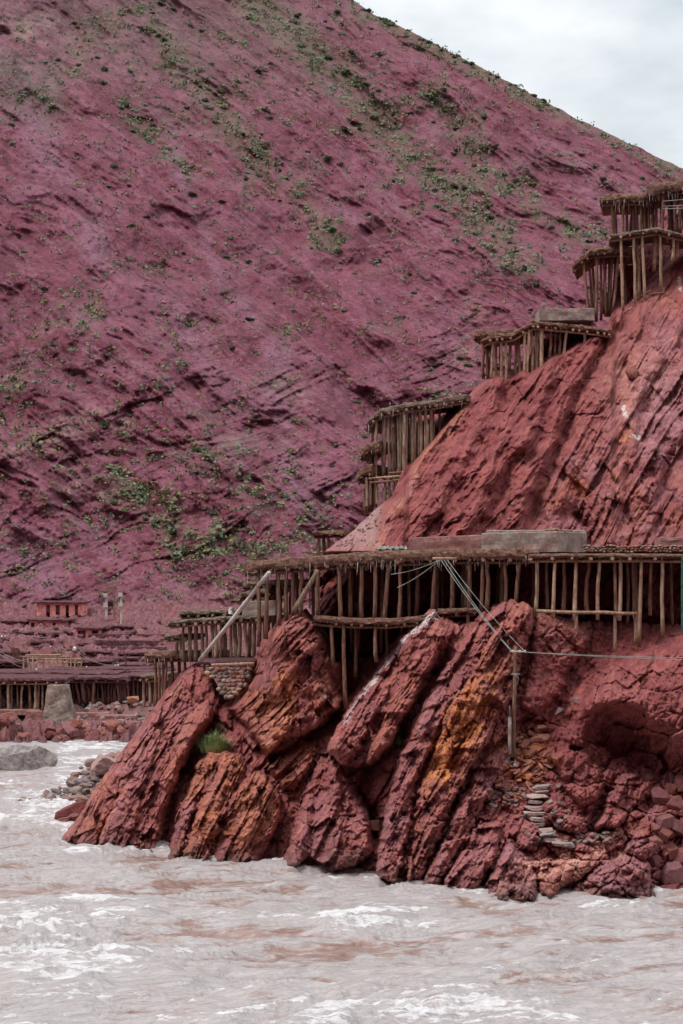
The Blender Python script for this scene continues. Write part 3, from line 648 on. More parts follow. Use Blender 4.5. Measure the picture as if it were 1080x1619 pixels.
    # little rills on the soil
    D = D - soil * 0.18 * ridged((PX + PY * 0.35) / 16, PY / 70, 3, 94)
    # round the crest
    D = D + 1.7 * np.exp(-np.clip(PY - top[None], 0, 200) / 9.0)
    salt = np.zeros_like(D)
    for poly, wd, am in (([(660, 985), (630, 1020), (598, 1062), (570, 1100), (548, 1140)], 7, 0.8), ([(690, 968), (668, 985), (650, 1000)], 12, 0.9), ([(495, 972), (515, 1000), (528, 1030)], 8, 0.8),
                         ([(680, 965), (700, 985), (705, 1005)], 14, 0.5)):
        d, _, _ = seg_dist(wx, wy, poly); salt = np.maximum(salt, am * np.exp(-(d / wd) ** 2))
    salt = np.maximum(salt, 0.8 * blob(wx, wy, 512, 1095, 7, 18, 0))
    salt = np.maximum(salt, 0.9 * blob(wx, wy, 806, 1212, 16, 22, 0))
    orange = np.maximum.reduce([blob(wx, wy, 722, 1158, 36, 125, -27), 0.75 * blob(wx, wy, 320, 1225, 18, 70, -27), 0.6 * blob(wx, wy, 770, 1050, 18, 60, -25), 0.5 * blob(wx, wy, 165, 1290, 14, 46, -25),
                                0.5 * blob(wx, wy, 445, 1090, 26, 60, -25), 0.6 * blob(wx, wy, 840, 1190, 50, 40, 0), 0.5 * blob(wx, wy, 350, 1190, 30, 20, 0), 0.4 * blob(wx, wy, 660, 1280, 20, 60, -25)])
    brown = np.maximum.reduce([blob(wx, wy, 370, 1275, 62, 80, -20), blob(wx, wy, 470, 1100, 70, 80, -25), 0.6 * blob(wx, wy, 235, 1280, 60, 80, -25), 0.6 * blob(wx, wy, 820, 1060, 40, 90, -25), 0.7 * blob(wx, wy, 1020, 1180, 50, 60, 0)])
    purple = np.clip(np.maximum.reduce([0.9 * blob(wx, wy, 800, 1380, 60, 40, 0), 0.7 * blob(wx, wy, 640, 1330, 60, 70, -25), 0.9 * blob(wx, wy, 990, 1370, 60, 50, 0), 0.6 * blob(wx, wy, 520, 1320, 60, 60, -20),
                                        0.5 * blob(wx, wy, 690, 1080, 30, 110, -28), 0.5 * blob(wx, wy, 215, 1180, 20, 70, -30), 0.6 * blob(wx, wy, 870, 1010, 40, 60, -20)]) + 0.25 * fbm(PX / 60, PY / 60, 3, 95), 0, 1)
    pale = np.maximum.reduce([blob(wx, wy, 850, 1378, 34, 24, 0), 0.9 * blob(wx, wy, 905, 1362, 40, 16, 0), 0.8 * blob(wx, wy, 960, 1348, 36, 12, 0), 0.4 * blob(wx, wy, 800, 1400, 22, 16, 0), 0.4 * blob(wx, wy, 915, 1400, 30, 20, 0)])
    wl = interp(WATERLINE)(PX)
    wet = np.exp(-np.clip(wl - PY, 0, 400) / np.maximum(14 + 12 * fbm(PX / 40, PY / 40, 2, 96), 5))
    wet = np.maximum(wet, 0.55 * blob(wx, wy, 555, 1358, 45, 16, 0)); wet = np.maximum(wet, 0.5 * blob(wx, wy, 850, 1412, 30, 18, 0))
    brown = np.clip(bb * .9 + .3 * lay, 0, 1) * (1 - soil); purple = np.clip(np.maximum(purple * .5, bp * .8 + .35 * fbm(PX / 40, PY / 40, 3, 98)), 0, 1) * (1 - .8 * soil); orange = np.maximum(orange, bo * .7)
    att = dict(soil=soil, salt=salt, orange=orange, brown=brown, purple=purple, pale=pale, wet=wet, scree=np.zeros_like(D))
    # behind the crest: the ground runs back on the level
    k = (np.arange(1, NE + 1) / NE)[:, None] ** 1.4
    PXe = np.repeat(px[None], NE, 0); PYe = np.repeat(PY[-1:], NE, 0) + 1.5 * fbm(PXe / 12, k * 9, 2, 97)
    tl = D[-1:]; De = tl + k * 15
    PX2 = np.vstack([PX, PXe]); PY2 = np.vstack([PY, PYe]); D2 = np.vstack([D, De])
    for a in att: att[a] = np.vstack([att[a], np.repeat(att[a][-1:], NE, 0)])
    X = (PX2 - CX) / F * D2; Z = CAMZ + (HY - PY2) / F * D2
    grid_obj('cliff', X, D2, Z, M['rock'], att, smooth_shade=False)
    return px, PY, D
CPX, CPY, CD = build_cliff()
def cliff_at(px, py):
    j = int(np.clip(np.searchsorted(CPX, px), 0, len(CPX) - 1)); col = CPY[:, j]
    i = int(np.argmin(np.abs(col - py))); return float(CD[i, j])

# ---------------------------------------------------------------- upper spur
UP_TOP = interp([(505, 880), (520, 866), (560, 838), (597, 802), (620, 785), (650, 742), (690, 690), (722, 648), (745, 622), (770, 600), (790, 590), (815, 580), (840, 590), (870, 566), (900, 552), (930, 530),
                 (960, 505), (1000, 474), (1040, 436), (1080, 396), (1160, 330), (1300, 230)])
UP_NEW = interp([(505, 880), (520, 866), (560, 838), (597, 802), (620, 785), (638, 738), (648, 668), (690, 642), (738, 628), (752, 612), (770, 600), (790, 590), (815, 582), (838, 560), (850, 525), (900, 522), (955, 524), (966, 500), (975, 430), (985, 400), (1004, 397), (1012, 380), (1040, 369), (1052, 330), (1090, 300), (1160, 292), (1300, 230)])
UP = [(x_, 1130, 109.0) for x_ in (520, 650, 800, 950, 1100, 1260)] + [(x_, 990, 108.5) for x_ in (520, 650, 800, 950, 1100, 1260)] + [(x_, 868, 107.3) for x_ in (600, 700, 800, 900, 1000, 1100, 1260)]
UP += [(520, 868, 111), (560, 838, 113), (600, 800, 114), (650, 740, 116), (700, 680, 118), (745, 625, 120), (800, 585, 121.5), (870, 560, 122), (930, 525, 123.5), (1000, 474, 125.5), (1080, 396, 129), (1260, 260, 134),
       (600, 850, 110.5), (660, 800, 110.5), (720, 740, 113), (800, 760, 110.5), (800, 680, 114.5), (870, 640, 116.5), (900, 740, 110.2), (950, 620, 116), (1000, 700, 111.5), (1000, 560, 118.5), (1080, 600, 116.0), (1080, 740, 110.5), (1080, 500, 121), (1260, 700, 111), (1260, 500, 120)]
up_f = rbf(UP)
UCREASE = [
    ([(905, 560), (885, 600), (850, 690), (800, 770), (745, 850)], 1.5, 14, 60),
    ([(965, 520), (930, 600), (895, 690), (860, 770), (830, 850)], 2.4, 14, 70),
    ([(830, 600), (790, 660), (740, 740), (680, 850)], 1.2, 14, 60),
    ([(1010, 520), (985, 600), (945, 690), (920, 760), (880, 860)], 0.9, 14, 40),
    ([(1060, 560), (1020, 650), (1000, 740), (985, 860)], 0.9, 12, 30),
    ([(1075, 700), (1050, 770), (1040, 860)], 0.9, 10, 20),
    ([(905, 800), (925, 830), (930, 868)], 1.5, 8, 16),
    ([(815, 585), (812, 610), (800, 640)], 1.6, 20, 20),
    ([(970, 450), (990, 500), (960, 560)], 0.5, 10, 20),
]
def build_spur():
    px = np.linspace(506, 1290, 560); NR, NE = 440, 22
    top = UP_NEW(px) + 2.0 * fbm(px / 16, px * 0, 3, 6); feet = UP_TOP(px)[None]
    v = np.linspace(0, 1, NR)[:, None]
    PY = 1130 + (top[None] - 1130) * v; PX = np.repeat(px[None], NR, 0)
    wx = PX + 10 * fbm(PX / 80, PY / 80, 3, 151); wy = PY + 10 * fbm(PX / 80 + 7, PY / 80, 3, 152)
    D = up_f(PX, PY)
    D = D + 5.5 * smooth(871, 882, PY) + 2.6 * smooth(feet + 8, feet - 8, PY) * smooth(625, 650, PX)
    for poly, dep, wl, wr in UCREASE:
        d, sd_, al = seg_dist(wx, wy, poly)
        fall = np.where(sd_ > 0, np.exp(-d / wr), np.exp(-(d / wl) ** 2)); fade = smooth(0, 0.15, al) * smooth(1.0, 0.9, al) * 0.7 + 0.3
        D = D + dep * fall * fade - 0.45 * dep * np.where(sd_ < 0, np.exp(-d / (3.2 * wl)) * (1 - np.exp(-(d / wl) ** 2)), 0) * fade
    # the bed of hard blocks that stands out along the left edge
    d, s2, al = seg_dist(wx, wy, [(742, 632), (715, 672), (680, 715), (650, 765), (612, 830), (590, 868)])
    dyke = np.exp(-(d / 9) ** 2)
    D = D - 1.5 * dyke
    rocky = smooth(860, 1010, PX + (PY - 700) * 0.35) ; rocky = np.clip(rocky + dyke + 0.8 * blob(wx, wy, 900, 800, 60, 90, -20), 0, 1)
    scree = smooth(8, -8, (PX - 605) + (PY - 790) * 0.16) * smooth(870, 790, PY - 40)
    rocky = rocky * (1 - scree)
    bx = PX + 10 * fbm(PX / 150, PY / 150, 2, 155) + 1.0 * fbm(PX / 9, PY / 9, 2, 156); s, t = st_coords(bx, PY); s2_ = s; hz = np.clip(0.55 + 1.1 * fbm(PX / 75, PY / 75, 2, 163), 0.05, 1.2)
    D = D - rocky * (0.7 * bricks(s2_, t, 34, 70, 171) + hz * (0.40 * bricks(s2_ + 9, t, 12, 34, 172) + 0.18 * bricks(s2_ + 4, t, 5.5, 17, 173)))
    r1, r2, cid, ddx, ddy = worley(wx / 40, wy / 46, 181); e1 = np.exp(-((r2 - r1) / 0.07) ** 2)
    D = D - rocky * 0.5 * (0.9 * (cid - 0.5) - 0.7 * ddy + 0.8 * ddx * (cid * 5.3 % 1 - 0.5))
    # soft soil: rills running down the slope to the lower left
    fs, ft = st_coords(wx, wy, R(56))
    soil = (1 - rocky) * (1 - scree)
    fs = fs + 14 * fbm(PX / 60, PY / 60, 3, 198)
    D = D - soil * (0.75 * ridged(fs / 75, ft / 260, 4, 191) + 0.16 * ridged(fs / 18, ft / 60, 3, 192) + 0.30 * ridged((fs + 6 * fbm(PX / 25, PY / 25, 2, 204)) / 34, ft / 190, 3, 199))
    rs_, rt_ = st_coords(bx, PY, R(53)); D = D - soil * (0.55 * bricks(rs_, rt_, 26, 170, 206) + 0.20 * bricks(rs_, rt_, 9, 60, 207)) * np.clip(.55 + 1.2 * fbm(PX / 80, PY / 80, 2, 208), .15, 1.2)
    D = D - soil * 0.10 * fbm((PX + PY * .5) / 7, PY / 9, 3, 200)
    r1, r2, cid, ddx, ddy = worley((fs) / 26, ft / 70, 203); D = D - soil * 0.45 * np.clip(0.4 + fbm(PX / 90, PY / 90, 2, 205), 0, 1) * ((cid - .5) + ddx * (cid * 7.7 % 1 - .3) * 1.6)
    D = D - (0.45 * fbm(PX / 70, PY / 70, 4, 193) + 0.13 * fbm(PX / 14, PY / 14, 3, 194) + 0.05 * fbm(PX / 4, PY / 4, 2, 195)) * (1 - 0.8 * scree)
    D = D + 1.4 * np.exp(-np.clip(PY - top[None], 0, 200) / 9.0)
    z0 = np.zeros_like(D)
    salt = np.maximum.reduce([0.9 * blob(wx, wy, 986, 650, 9, 18, 20), 0.9 * blob(wx, wy, 1000, 690, 14, 9, 0), 0.8 * blob(wx, wy, 1072, 450, 8, 16, 20), 0.5 * blob(wx, wy, 765, 600, 12, 6, 30), 0.4 * blob(wx, wy, 880, 540, 8, 8, 0)])
    orange = np.maximum.reduce([0.6 * blob(wx, wy, 995, 680, 26, 30, 0), 0.5 * blob(wx, wy, 990, 625, 24, 30, 0), 0.4 * blob(wx, wy, 910, 770, 26, 30, 0), 0.3 * dyke, 0.2 * blob(wx, wy, 1000, 760, 40, 60, 0)])
    brown = np.clip(rocky * (0.10 + 0.5 * fbm(PX / 60, PY / 60, 3, 196)) + 0.8 * dyke, 0, 1)
    purple = np.clip(0.8 * blob(wx, wy, 1060, 640, 60, 90, 0) + rocky * (0.35 + 0.5 * fbm(PX / 50 + 3, PY / 50, 3, 197)), 0, 1)
    att = dict(soil=soil * 0.95, salt=salt, orange=orange, brown=brown, purple=purple, pale=z0 + 0.25 * blob(wx, wy, 1000, 600, 60, 60, 0), wet=z0, scree=scree)
    k = (np.arange(1, NE + 1) / NE)[:, None] ** 1.4
    PXe = np.repeat(px[None], NE, 0); PYe = np.repeat(PY[-1:], NE, 0); De = D[-1:] + k * 24
    PX2 = np.vstack([PX, PXe]); PY2 = np.vstack([PY, PYe]); D2 = np.vstack([D, De])
    for a in att: att[a] = np.vstack([att[a], np.repeat(att[a][-1:], NE, 0)])
    grid_obj('slope', (PX2 - CX) / F * D2, D2, CAMZ + (HY - PY2) / F * D2, M['rock'], att, smooth_shade=False)
    return px, PY, D
UPX, UPY, UD = build_spur()
def spur_at(px, py):
    j = int(np.clip(np.searchsorted(UPX, px), 0, len(UPX) - 1)); col = UPY[:, j]
    i = int(np.argmin(np.abs(col - py))); return float(UD[i, j])

# ---------------------------------------------------------------- mountain
MT_TOP = interp([(-420, -420), (-100, -330), (200, -205), (400, -95), (480, -48), (555, -2), (590, 22), (650, 50), (720, 86), (800, 127), (900, 181), (1000, 229), (1080, 267), (1250, 360), (1500, 500)])
MT = [(-400, 980, 262), (0, 985, 262), (250, 985, 260), (500, 940, 268), (800, 960, 285), (1100, 960, 300), (1480, 960, 320), (1480, 500, 380),
      (1250, 360, 392), (1080, 265, 408), (800, 128, 445), (555, 0, 482), (400, -95, 505), (200, -200, 520), (-100, -330, 540), (-420, -420, 560), (0, 400, 362), (0, 700, 302), (-400, 500, 350),
      (0, 100, 425), (300, 400, 368), (300, 700, 306), (600, 300, 412), (600, 600, 338), (900, 500, 352), (900, 700, 320), (150, 550, 326), (450, 560, 338), (450, 800, 290), (250, 850, 280), (120, 860, 284), (330, 200, 415), (100, 250, 392)]
mt_f = rbf(MT)
VEG = [([(395, 0), (450, 40), (545, 135), (640, 240), (700, 290), (770, 360), (830, 420)], 24, 1.0), ([(230, 20), (330, 165), (400, 250), (470, 300), (530, 380)], 22, 0.75), ([(200, 190), (240, 220), (290, 270)], 16, 0.7),
       ([(690, 150), (760, 260), (850, 330), (930, 370)], 20, 0.7), ([(560, 10), (650, 60), (800, 135), (1080, 275)], 10, 0.7), ([(0, 640), (60, 540), (110, 470), (150, 500)], 20, 0.5), ([(190, 760), (260, 830), (340, 870), (400, 860)], 26, 0.8),
       ([(300, 720), (420, 780), (500, 850)], 24, 0.5), ([(20, 170), (100, 90), (200, 40)], 30, 0.6), ([(0, 600), (20, 560), (30, 700)], 20, 0.4), ([(400, 830), (450, 860)], 20, 0.4)]
def veg_density(px, py):
    v = np.zeros_like(px)
    for poly, wd, am in VEG:
        d, _, _ = seg_dist(px, py, poly); v = np.maximum(v, .62 * am * np.exp(-(d / (wd * 1.35)) ** 2))
    v = v * (0.65 + 0.9 * np.clip(fbm(px / 26, py / 20, 3, 302) + .25, 0, 1)) + 0.42 * np.clip(fbm(px / 60, py / 45, 4, 301), 0, 1) + 0.20 * smooth(480, 60, py) * smooth(120, 420, px) + .05
    return np.clip(v, 0, 1)
def build_mountain():
    px = np.linspace(-400, 1480, 800); NR, NE = 600, 10
    top = MT_TOP(px) + 2.0 * fbm(px / 25, px * 0, 3, 8)
    v = np.linspace(0, 1, NR)[:, None] ; PY = 1000 + (top[None] - 1000) * v; PX = np.repeat(px[None], NR, 0)
    wx = PX + 26 * fbm(PX / 190, PY / 190, 3, 251); wy = PY + 26 * fbm(PX / 190 + 7, PY / 190, 3, 252)
    D = mt_f(PX, PY)
    # spurs and gullies run down to the lower right (the fall line of this face)
    a = wx * 0.66 - wy * 0.75; c = wx * 0.75 + wy * 0.66
    amp = (0.45 + 0.55 * smooth(900, 700, PY)) * (1 - 0.75 * blob(PX, PY, 470, 430, 190, 110, -25))
    D = D - amp * (7.5 * soft_ridged(a / 190, c / 620, 2, 261, 0.45) + 2.9 * soft_ridged((a + 16 * fbm(PX / 70, PY / 70, 2, 268)) / 70, c / 230, 3, 262) + 0.9 * ridged(a / 20, c / 90, 3, 263) + 0.25 * ridged(a / 8, c / 40, 2, 264))
    # big gully right of centre and the second spur to the left
    for poly, dep, wl, wr in (([(560, 400), (470, 560), (430, 640), (450, 720), (520, 850)], 3.0, 60, 80), ([(120, 240), (200, 380), (330, 560), (430, 680)], 5, 40, 40),
                              ([(760, 300), (770, 420), (750, 560), (730, 640)], 6, 45, 50), ([(0, 300), (60, 480), (160, 640), (330, 830)], 5, 40, 50), ([(575, 330), (600, 420), (640, 520)], 5, 26, 36)):
        d, sd_, al = seg_dist(wx, wy, poly); D = D + dep * np.exp(-(d / np.where(sd_ > 0, wr, wl)) ** 2 * .8) * smooth(0, .2, al) * smooth(1, .75, al)
    # tilted strata ribs, strong low down and in crags
    crag = np.clip(smooth(480, 640, PY) * 0.7 + np.maximum.reduce([blob(wx, wy, 90, 690, 130, 60, 25), blob(wx, wy, 250, 690, 60, 40, 0), blob(wx, wy, 370, 690, 60, 40, 0), blob(wx, wy, 460, 640, 40, 70, 0), blob(wx, wy, 320, 560, 60, 40, 0), blob(wx, wy, 620, 400, 90, 50, 10), blob(wx, wy, 470, 910, 90, 50, 20), blob(wx, wy, 730, 540, 60, 90, 0), 0.5 * blob(wx, wy, 60, 560, 90, 120, 0)]), 0, 1)
    s = wy + wx * 0.42; t = wx - wy * 0.42
    D = D - crag * np.clip(0.6 + fbm(PX / 80, PY / 80, 2, 275), 0.1, 1.3) * (1.2 * bricks(s + 8 * fbm(PX / 90, PY / 90, 3, 270), t, 34, 120, 271) + 0.7 * bricks(s + 3 * fbm(PX / 30, PY / 30, 2, 273), t, 11, 46, 272))
    D = D - (2.2 * fbm(PX / 90, PY / 80, 4, 281) + 0.35 * fbm(PX / 22, PY / 18, 4, 282) + 0.26 * fbm(PX / 6, PY / 5, 3, 283))
    D = D + 4 * np.exp(-np.clip(PY - top[None], 0, 300) / 14)
    scree = np.zeros_like(D)
    for poly, wd, am in (([(60, 180), (50, 240), (110, 330), (170, 430)], 26, 0.9), ([(255, 190), (262, 240), (280, 300), (340, 430), (400, 520)], 10, 0.9), ([(420, 560), (430, 640), (450, 720), (490, 810), (545, 870)], 18, 0.8), ([(220, 420), (300, 520), (350, 600), (430, 660)], 24, 0.6),
                         ([(850, 230), (930, 300), (1000, 360)], 40, 0.4), ([(0, 870), (60, 900), (120, 950)], 26, 0.6)):
        d, _, _ = seg_dist(wx, wy, poly); scree = np.maximum(scree, am * np.exp(-(d / wd) ** 2))
    scree = np.clip(scree * 1.1 + 0.5 * fbm(PX / 110, PY / 90, 4, 291) - 0.05 + 0.7 * smooth(0.62, 0.9, soft_ridged(a / 48 + 3, c / 420, 2, 292) * -1 + .3), 0, 1)
    pale = np.maximum.reduce([blob(wx, wy, 45, 45, 60, 26, -20), 0.9 * blob(wx, wy, 40, 710, 60, 26, 30), 0.8 * blob(wx, wy, 120, 680, 60, 20, 30), 0.7 * blob(wx, wy, 195, 668, 26, 16, 0), 0.6 * blob(wx, wy, 140, 765, 40, 22, 0), 0.5 * blob(wx, wy, 230, 950, 60, 30, 0), 0.5 * blob(wx, wy, 480, 150, 30, 12, 0),
                               0.6 * blob(wx, wy, 370, 940, 60, 40, 0), 0.5 * blob(wx, wy, 460, 640, 26, 36, 0), 0.4 * blob(wx, wy, 330, 530, 40, 20, 0), 0.45 * blob(wx, wy, 740, 540, 20, 60, 0), 0.4 * blob(wx, wy, 370, 690, 40, 24, 0)])
    grey = np.maximum.reduce([0.55 * blob(PX, PY, 180, 20, 330, 110, -10), 0.9 * blob(wx, wy, 35, 130, 90, 46, -25), 0.5 * blob(wx, wy, 190, 80, 110, 40, -40), 0.5 * blob(wx, wy, 370, 690, 50, 24, 0), 0.4 * blob(wx, wy, 260, 190, 60, 20, -40)])
    att = dict(veg=veg_density(PX, PY), strata=np.clip(crag + 0.25, 0, 1), scree=scree, pale=pale, grey=grey)
    k = (np.arange(1, NE + 1) / NE)[:, None]
    PXe = np.repeat(px[None], NE, 0); PYe = PY[-1:] + 30 * k ** 1.5; De = D[-1:] + k * 60
    PX2 = np.vstack([PX, PXe]); PY2 = np.vstack([PY, PYe]); D2 = np.vstack([D, De])
    for q in att: att[q] = np.vstack([att[q], np.repeat(att[q][-1:], NE, 0)])
    grid_obj('mountain', (PX2 - CX) / F * D2, D2, CAMZ + (HY - PY2) / F * D2, M['mountain'], att)
    return px, PY, D
MPX, MPY, MD = build_mountain()
def mount_at(px, py):
    j = int(np.clip(np.searchsorted(MPX, px), 0, len(MPX) - 1)); col = MPY[:, j]
    i = int(np.argmin(np.abs(col - py))); return float(MD[i, j])

# ---------------------------------------------------------------- unseen gorge side behind the viewer, added to block low frontal light
def build_unseen_gorge_side():
    x = np.linspace(-420, 420, 90); y = np.linspace(16, -330, 60); X, Y = np.meshgrid(x, y)
    Z = -1.0 + np.clip(14 - Y, 0, 400) * 0.16 + np.clip(-8 - Y, 0, 400) * 0.72 + 9 * fbm(X / 60, Y / 60, 4, 701) * smooth(10, -60, Y)
    zz = np.zeros_like(X)
    grid_obj('unseen_hills', X, Y, Z, M['mountain'], dict(veg=zz + .35, strata=zz + .3, scree=zz + .3, pale=zz, grey=zz))
build_unseen_gorge_side()

# ---------------------------------------------------------------- far bank
FB = interp([(945, 266), (970, 253), (990, 243), (1010, 235), (1030, 228), (1050, 222), (1070, 216), (1085, 212), (1110, 205), (1128, 198), (1140, 194), (1152, 190), (1172, 187), (1190, 182)])
def build_bank():
    px = np.linspace(-420, 520, 720); py = np.linspace(1196, 948, 400)
    PX, PY = np.meshgrid(px, py); D = FB(PY)
    Z = CAMZ + (HY - PY) / F * D
    # terraces cut with rubble walls
    stp = 1.25; zz = Z + 0.35 * fbm(PX / 120, PY * 0, 2, 401); q = np.floor(zz / stp); fr = zz / stp - q
    Zs = (q + smooth(0.62, 0.95, fr)) * stp
    Z = np.where(PY < 1140, Zs * 0.75 + Z * 0.25, Z)
    X = (PX - CX) / F * D
    low = smooth(1138, 1150, PY) * smooth(1184, 1172, PY)
    bw = PX + 8 * fbm(PX / 30, PY / 20, 3, 410)
    r1, r2, cid, ddx, ddy = worley(bw / 34, PY / 20, 411); q1, q2, qid, qx, qy = worley(bw / 11, PY / 7, 418)
    Z = Z + low * (1.1 * (cid - 0.4) + 0.9 * ddx * (cid * 7.3 % 1 - .3) + 0.55 * (qid - .5) + 0.5 * qx - 0.3 * np.exp(-((r2 - r1) / .1) ** 2))
    u1, u2, uid, ux, uy = worley(PX / 7, PY / 3.6, 419); Z = Z + 0.12 * (uid - .5) + .12 * ux * (uid * 9.1 % 1 - .4)
    Z = Z + 0.34 * fbm(PX / 14, PY / 7, 4, 412) + 0.6 * np.clip(fbm(PX / 50, PY / 22, 3, 413), -0.2, 1) * smooth(1060, 1030, PY)
    Z = Z + low * (1.3 * fbm(PX / 38, PY / 60, 3, 420) - 0.2)
    Z = np.where(PY > 1178, np.minimum(Z, -0.3), Z)
    zz = np.zeros_like(D)
    pur = np.clip(0.95 + 0.5 * fbm(PX / 40, PY / 20, 3, 414), 0, 1)
    att = dict(soil=low * 0.15 + 0.0, salt=0.6 * np.clip(fbm(PX / 18, PY / 6, 3, 415), 0, 1) * smooth(1060, 1120, PY), orange=zz, brown=zz, purple=pur, pale=low * (0.9 * blob(PX, PY, 140, 1155, 34, 12) + 0.5 * np.clip(fbm(PX / 30, PY / 20, 3, 416), 0, 1)), wet=smooth(1170, 1180, PY) * 0.6, scree=0.45 * smooth(1070, 1100, PY) * smooth(1140, 1120, PY))
    grid_obj('ground', X, D, Z, M['bank_earth'], att, smooth_shade=False)
    return px, py, D, Z
BPX, BPY, BD, BZ = build_bank()
def bank_z(px, D):
    j = int(np.clip(np.searchsorted(BPX, px), 0, len(BPX) - 1)); i = int(np.argmin(np.abs(BD[:, j] - D))); return float(BZ[i, j])

# ---------------------------------------------------------------- salt terraces
def resample(pts, step):
    out_ = []
    for a, b in zip(pts[:-1], pts[1:]):
        n = max(1, int((b - a).length / step))
        for i in range(n): out_.append(a.lerp(b, i / n))
    out_.append(pts[-1]); return out_

def deck_mb(front, back, th, step=0.16, rough=0.06):
    """a mud slab swept along its front edge: rounded ragged lip, flat underside"""
    pts = resample(front, step); mb = MB(); n = len(pts); back = Vector(back); ln = back.length; bu = back / ln
    prof = [(ln, 0.0), (ln * 0.5, 0.02), (0.5, 0.02), (0.16, 0.0), (0.03, -0.14), (-0.03, -0.42), (-0.02, -0.72), (0.08, -1.0), (0.5, -1.0), (ln * 0.5, -1.0), (ln, -1.0)]
    vs = []; m = len(prof); s0 = rnd.uniform(0, 90)
    for i, p in enumerate(pts):
        for j, (o, h) in enumerate(prof):
            q = p + bu * o + Vector((0, 0, h * th))
            edge = 1.0 if 2 < j < 8 else 0.35
            nv = mnoise.noise_vector((i * 0.33 + s0, j * 1.1, 0)) + 0.7 * mnoise.noise_vector((i * 0.9 + s0, j * 2.1, 5))
            q += Vector((nv[0] * .3, nv[1], nv[2])) * rough * edge * (1 if o < 1 else .3)
            vs.append(q)
    fs = [(i * m + j, i * m + (j + 1) % m, (i + 1) * m + (j + 1) % m, (i + 1) * m + j) for i in range(n - 1) for j in range(m)]
    fs.append(tuple(range(m))); fs.append(tuple((n - 1) * m + j for j in range(m - 1, -1, -1)))
    mb.add(vs, fs); return mb

def at_x(pts, x):
    for a, b in zip(pts[:-1], pts[1:]):
        lo, hi = min(a.x, b.x), max(a.x, b.x)
        if lo - 1e-6 <= x <= hi + 1e-6 and hi - lo > 1e-6: return a.lerp(b, (x - a.x) / (b.x - a.x))
    return pts[0] if abs(x - pts[0].x) < abs(x - pts[-1].x) else pts[-1]

def terrace(label, front_px, back, th, posts, deck='mud', wood='wood_brown', joist=0.55, jr=0.07, fringe=0.0, rows=0, row_gap=1.6, foot=None, group='timber salt terraces', jl=2.4, over=0.18, step=0.16, rough=0.09, beam=True, r=0.098, name='salt_terrace', slats=None):
    """front_px: (px, py of the top edge, depth); posts: (px_top, px_foot, py_foot[, back metres, radius])"""
    fr = [P(*q) for q in front_px]; back = Vector(back); bu = back.normalized()
    zmin = min(P(p[1], p[2], front_px[0][2])[2] for p in posts) if posts else fr[0].z - 2
    root = thing(name, (sum(p.x for p in fr) / len(fr), fr[0].y, zmin), label, 'salt terrace', group)
    dk = part('deck', deck_mb(fr, back, th, step, rough), M[deck], root)
    # joists: log ends poking out under the lip
    if joist:
        L = resample(fr, joist); cnt = 0
        for p in L:
            if cnt >= 95: break
            p = p + Vector((rnd.uniform(-.15, .15), 0, -th - jr * rnd.uniform(0.55, 0.9)))
            a = p - bu * over * rnd.uniform(-0.1, 1.5); b = p + bu * min(jl, back.length * 0.95)
            mb = MB(); rr = jr * rnd.uniform(0.75, 1.3); mb.log(a, b, rr, rr * 0.9, 7, 2); part('joist', mb, M[wood], root); cnt += 1
    if beam:
        mb = MB()
        for a, b in zip(fr[:-1], fr[1:]):
            o = bu * 0.32 + Vector((0, 0, -th - 2.2 * jr)); mb.log(a + o, b + o, jr * 0.95, jr * 0.9, 7, 3)
        part('beam', mb, M[wood], root)
    for pt in posts:
        pt = tuple(pt) + (0.32, r)[len(pt) - 3:] if len(pt) < 5 else pt
        xt, xf, yf, bk, rr = pt
        # top under the deck
        D0 = np.interp(xt, [q[0] for q in front_px], [q[2] for q in front_px])
        x = (xt - CX) / F * (D0 + bk); t_ = at_x(fr, x) + bu * bk; t_.x = x; t_.z -= th
        D1 = D0 + bk; f_ = P(xf, yf, D1)
        if foot: f_.z = min(f_.z, foot)
        f_.x += rnd.uniform(-.09, .09)
        mb = MB(); mb.log(f_ + Vector((0, 0, -0.35)), t_, rr * rnd.uniform(0.9, 1.2), rr * rnd.uniform(0.75, 0.95), 8, 5, 0.5)
        part('post', mb, M[wood], root, smooth_shade=True)
    # posts further in, in rows
    for k in range(rows):
        bk = 0.32 + row_gap * (k + 1)
        for p in resample(fr, 1.15)[::1]:
            if rnd.random() < 0.35: continue
            t_ = p + bu * (bk + rnd.uniform(-.4, .4)) + Vector((rnd.uniform(-.5, .5), 0, -th)); f_ = t_ + Vector((rnd.uniform(-.15, .15), 0, -(p.z - zmin) - 0.2))
            mb = MB(); mb.log(f_, t_, r * rnd.uniform(.8, 1.1), r * .8, 6, 3, .5); part('post', mb, M[wood], root, smooth_shade=True)
    if not fringe: fringe = 0.2
    if fringe:
        mb = MB()
        for p in resample(fr, 0.075):
            if rnd.random() < 0.25 + 0.5 * mnoise.noise((p.x * 0.8, p.y, 3.3)): continue
            a = p + bu * rnd.uniform(-0.04, 0.5) + Vector((rnd.uniform(-.04, .04), 0, -th * rnd.uniform(.55, 1.0))); l = fringe * rnd.uniform(0.2, 1.0) ** 1.6
            mb.log(a, a + Vector((rnd.uniform(-.05, .05), rnd.uniform(-.05, .05), -l)), rnd.uniform(.016, .04), 0.006, 5, 2, .4)
        if mb.v: part('salt_fringe' if fringe > .3 else 'straw_fringe', mb, M['salt'] if fringe > 0.3 else M[deck], root, kind='stuff')
    return root, fr

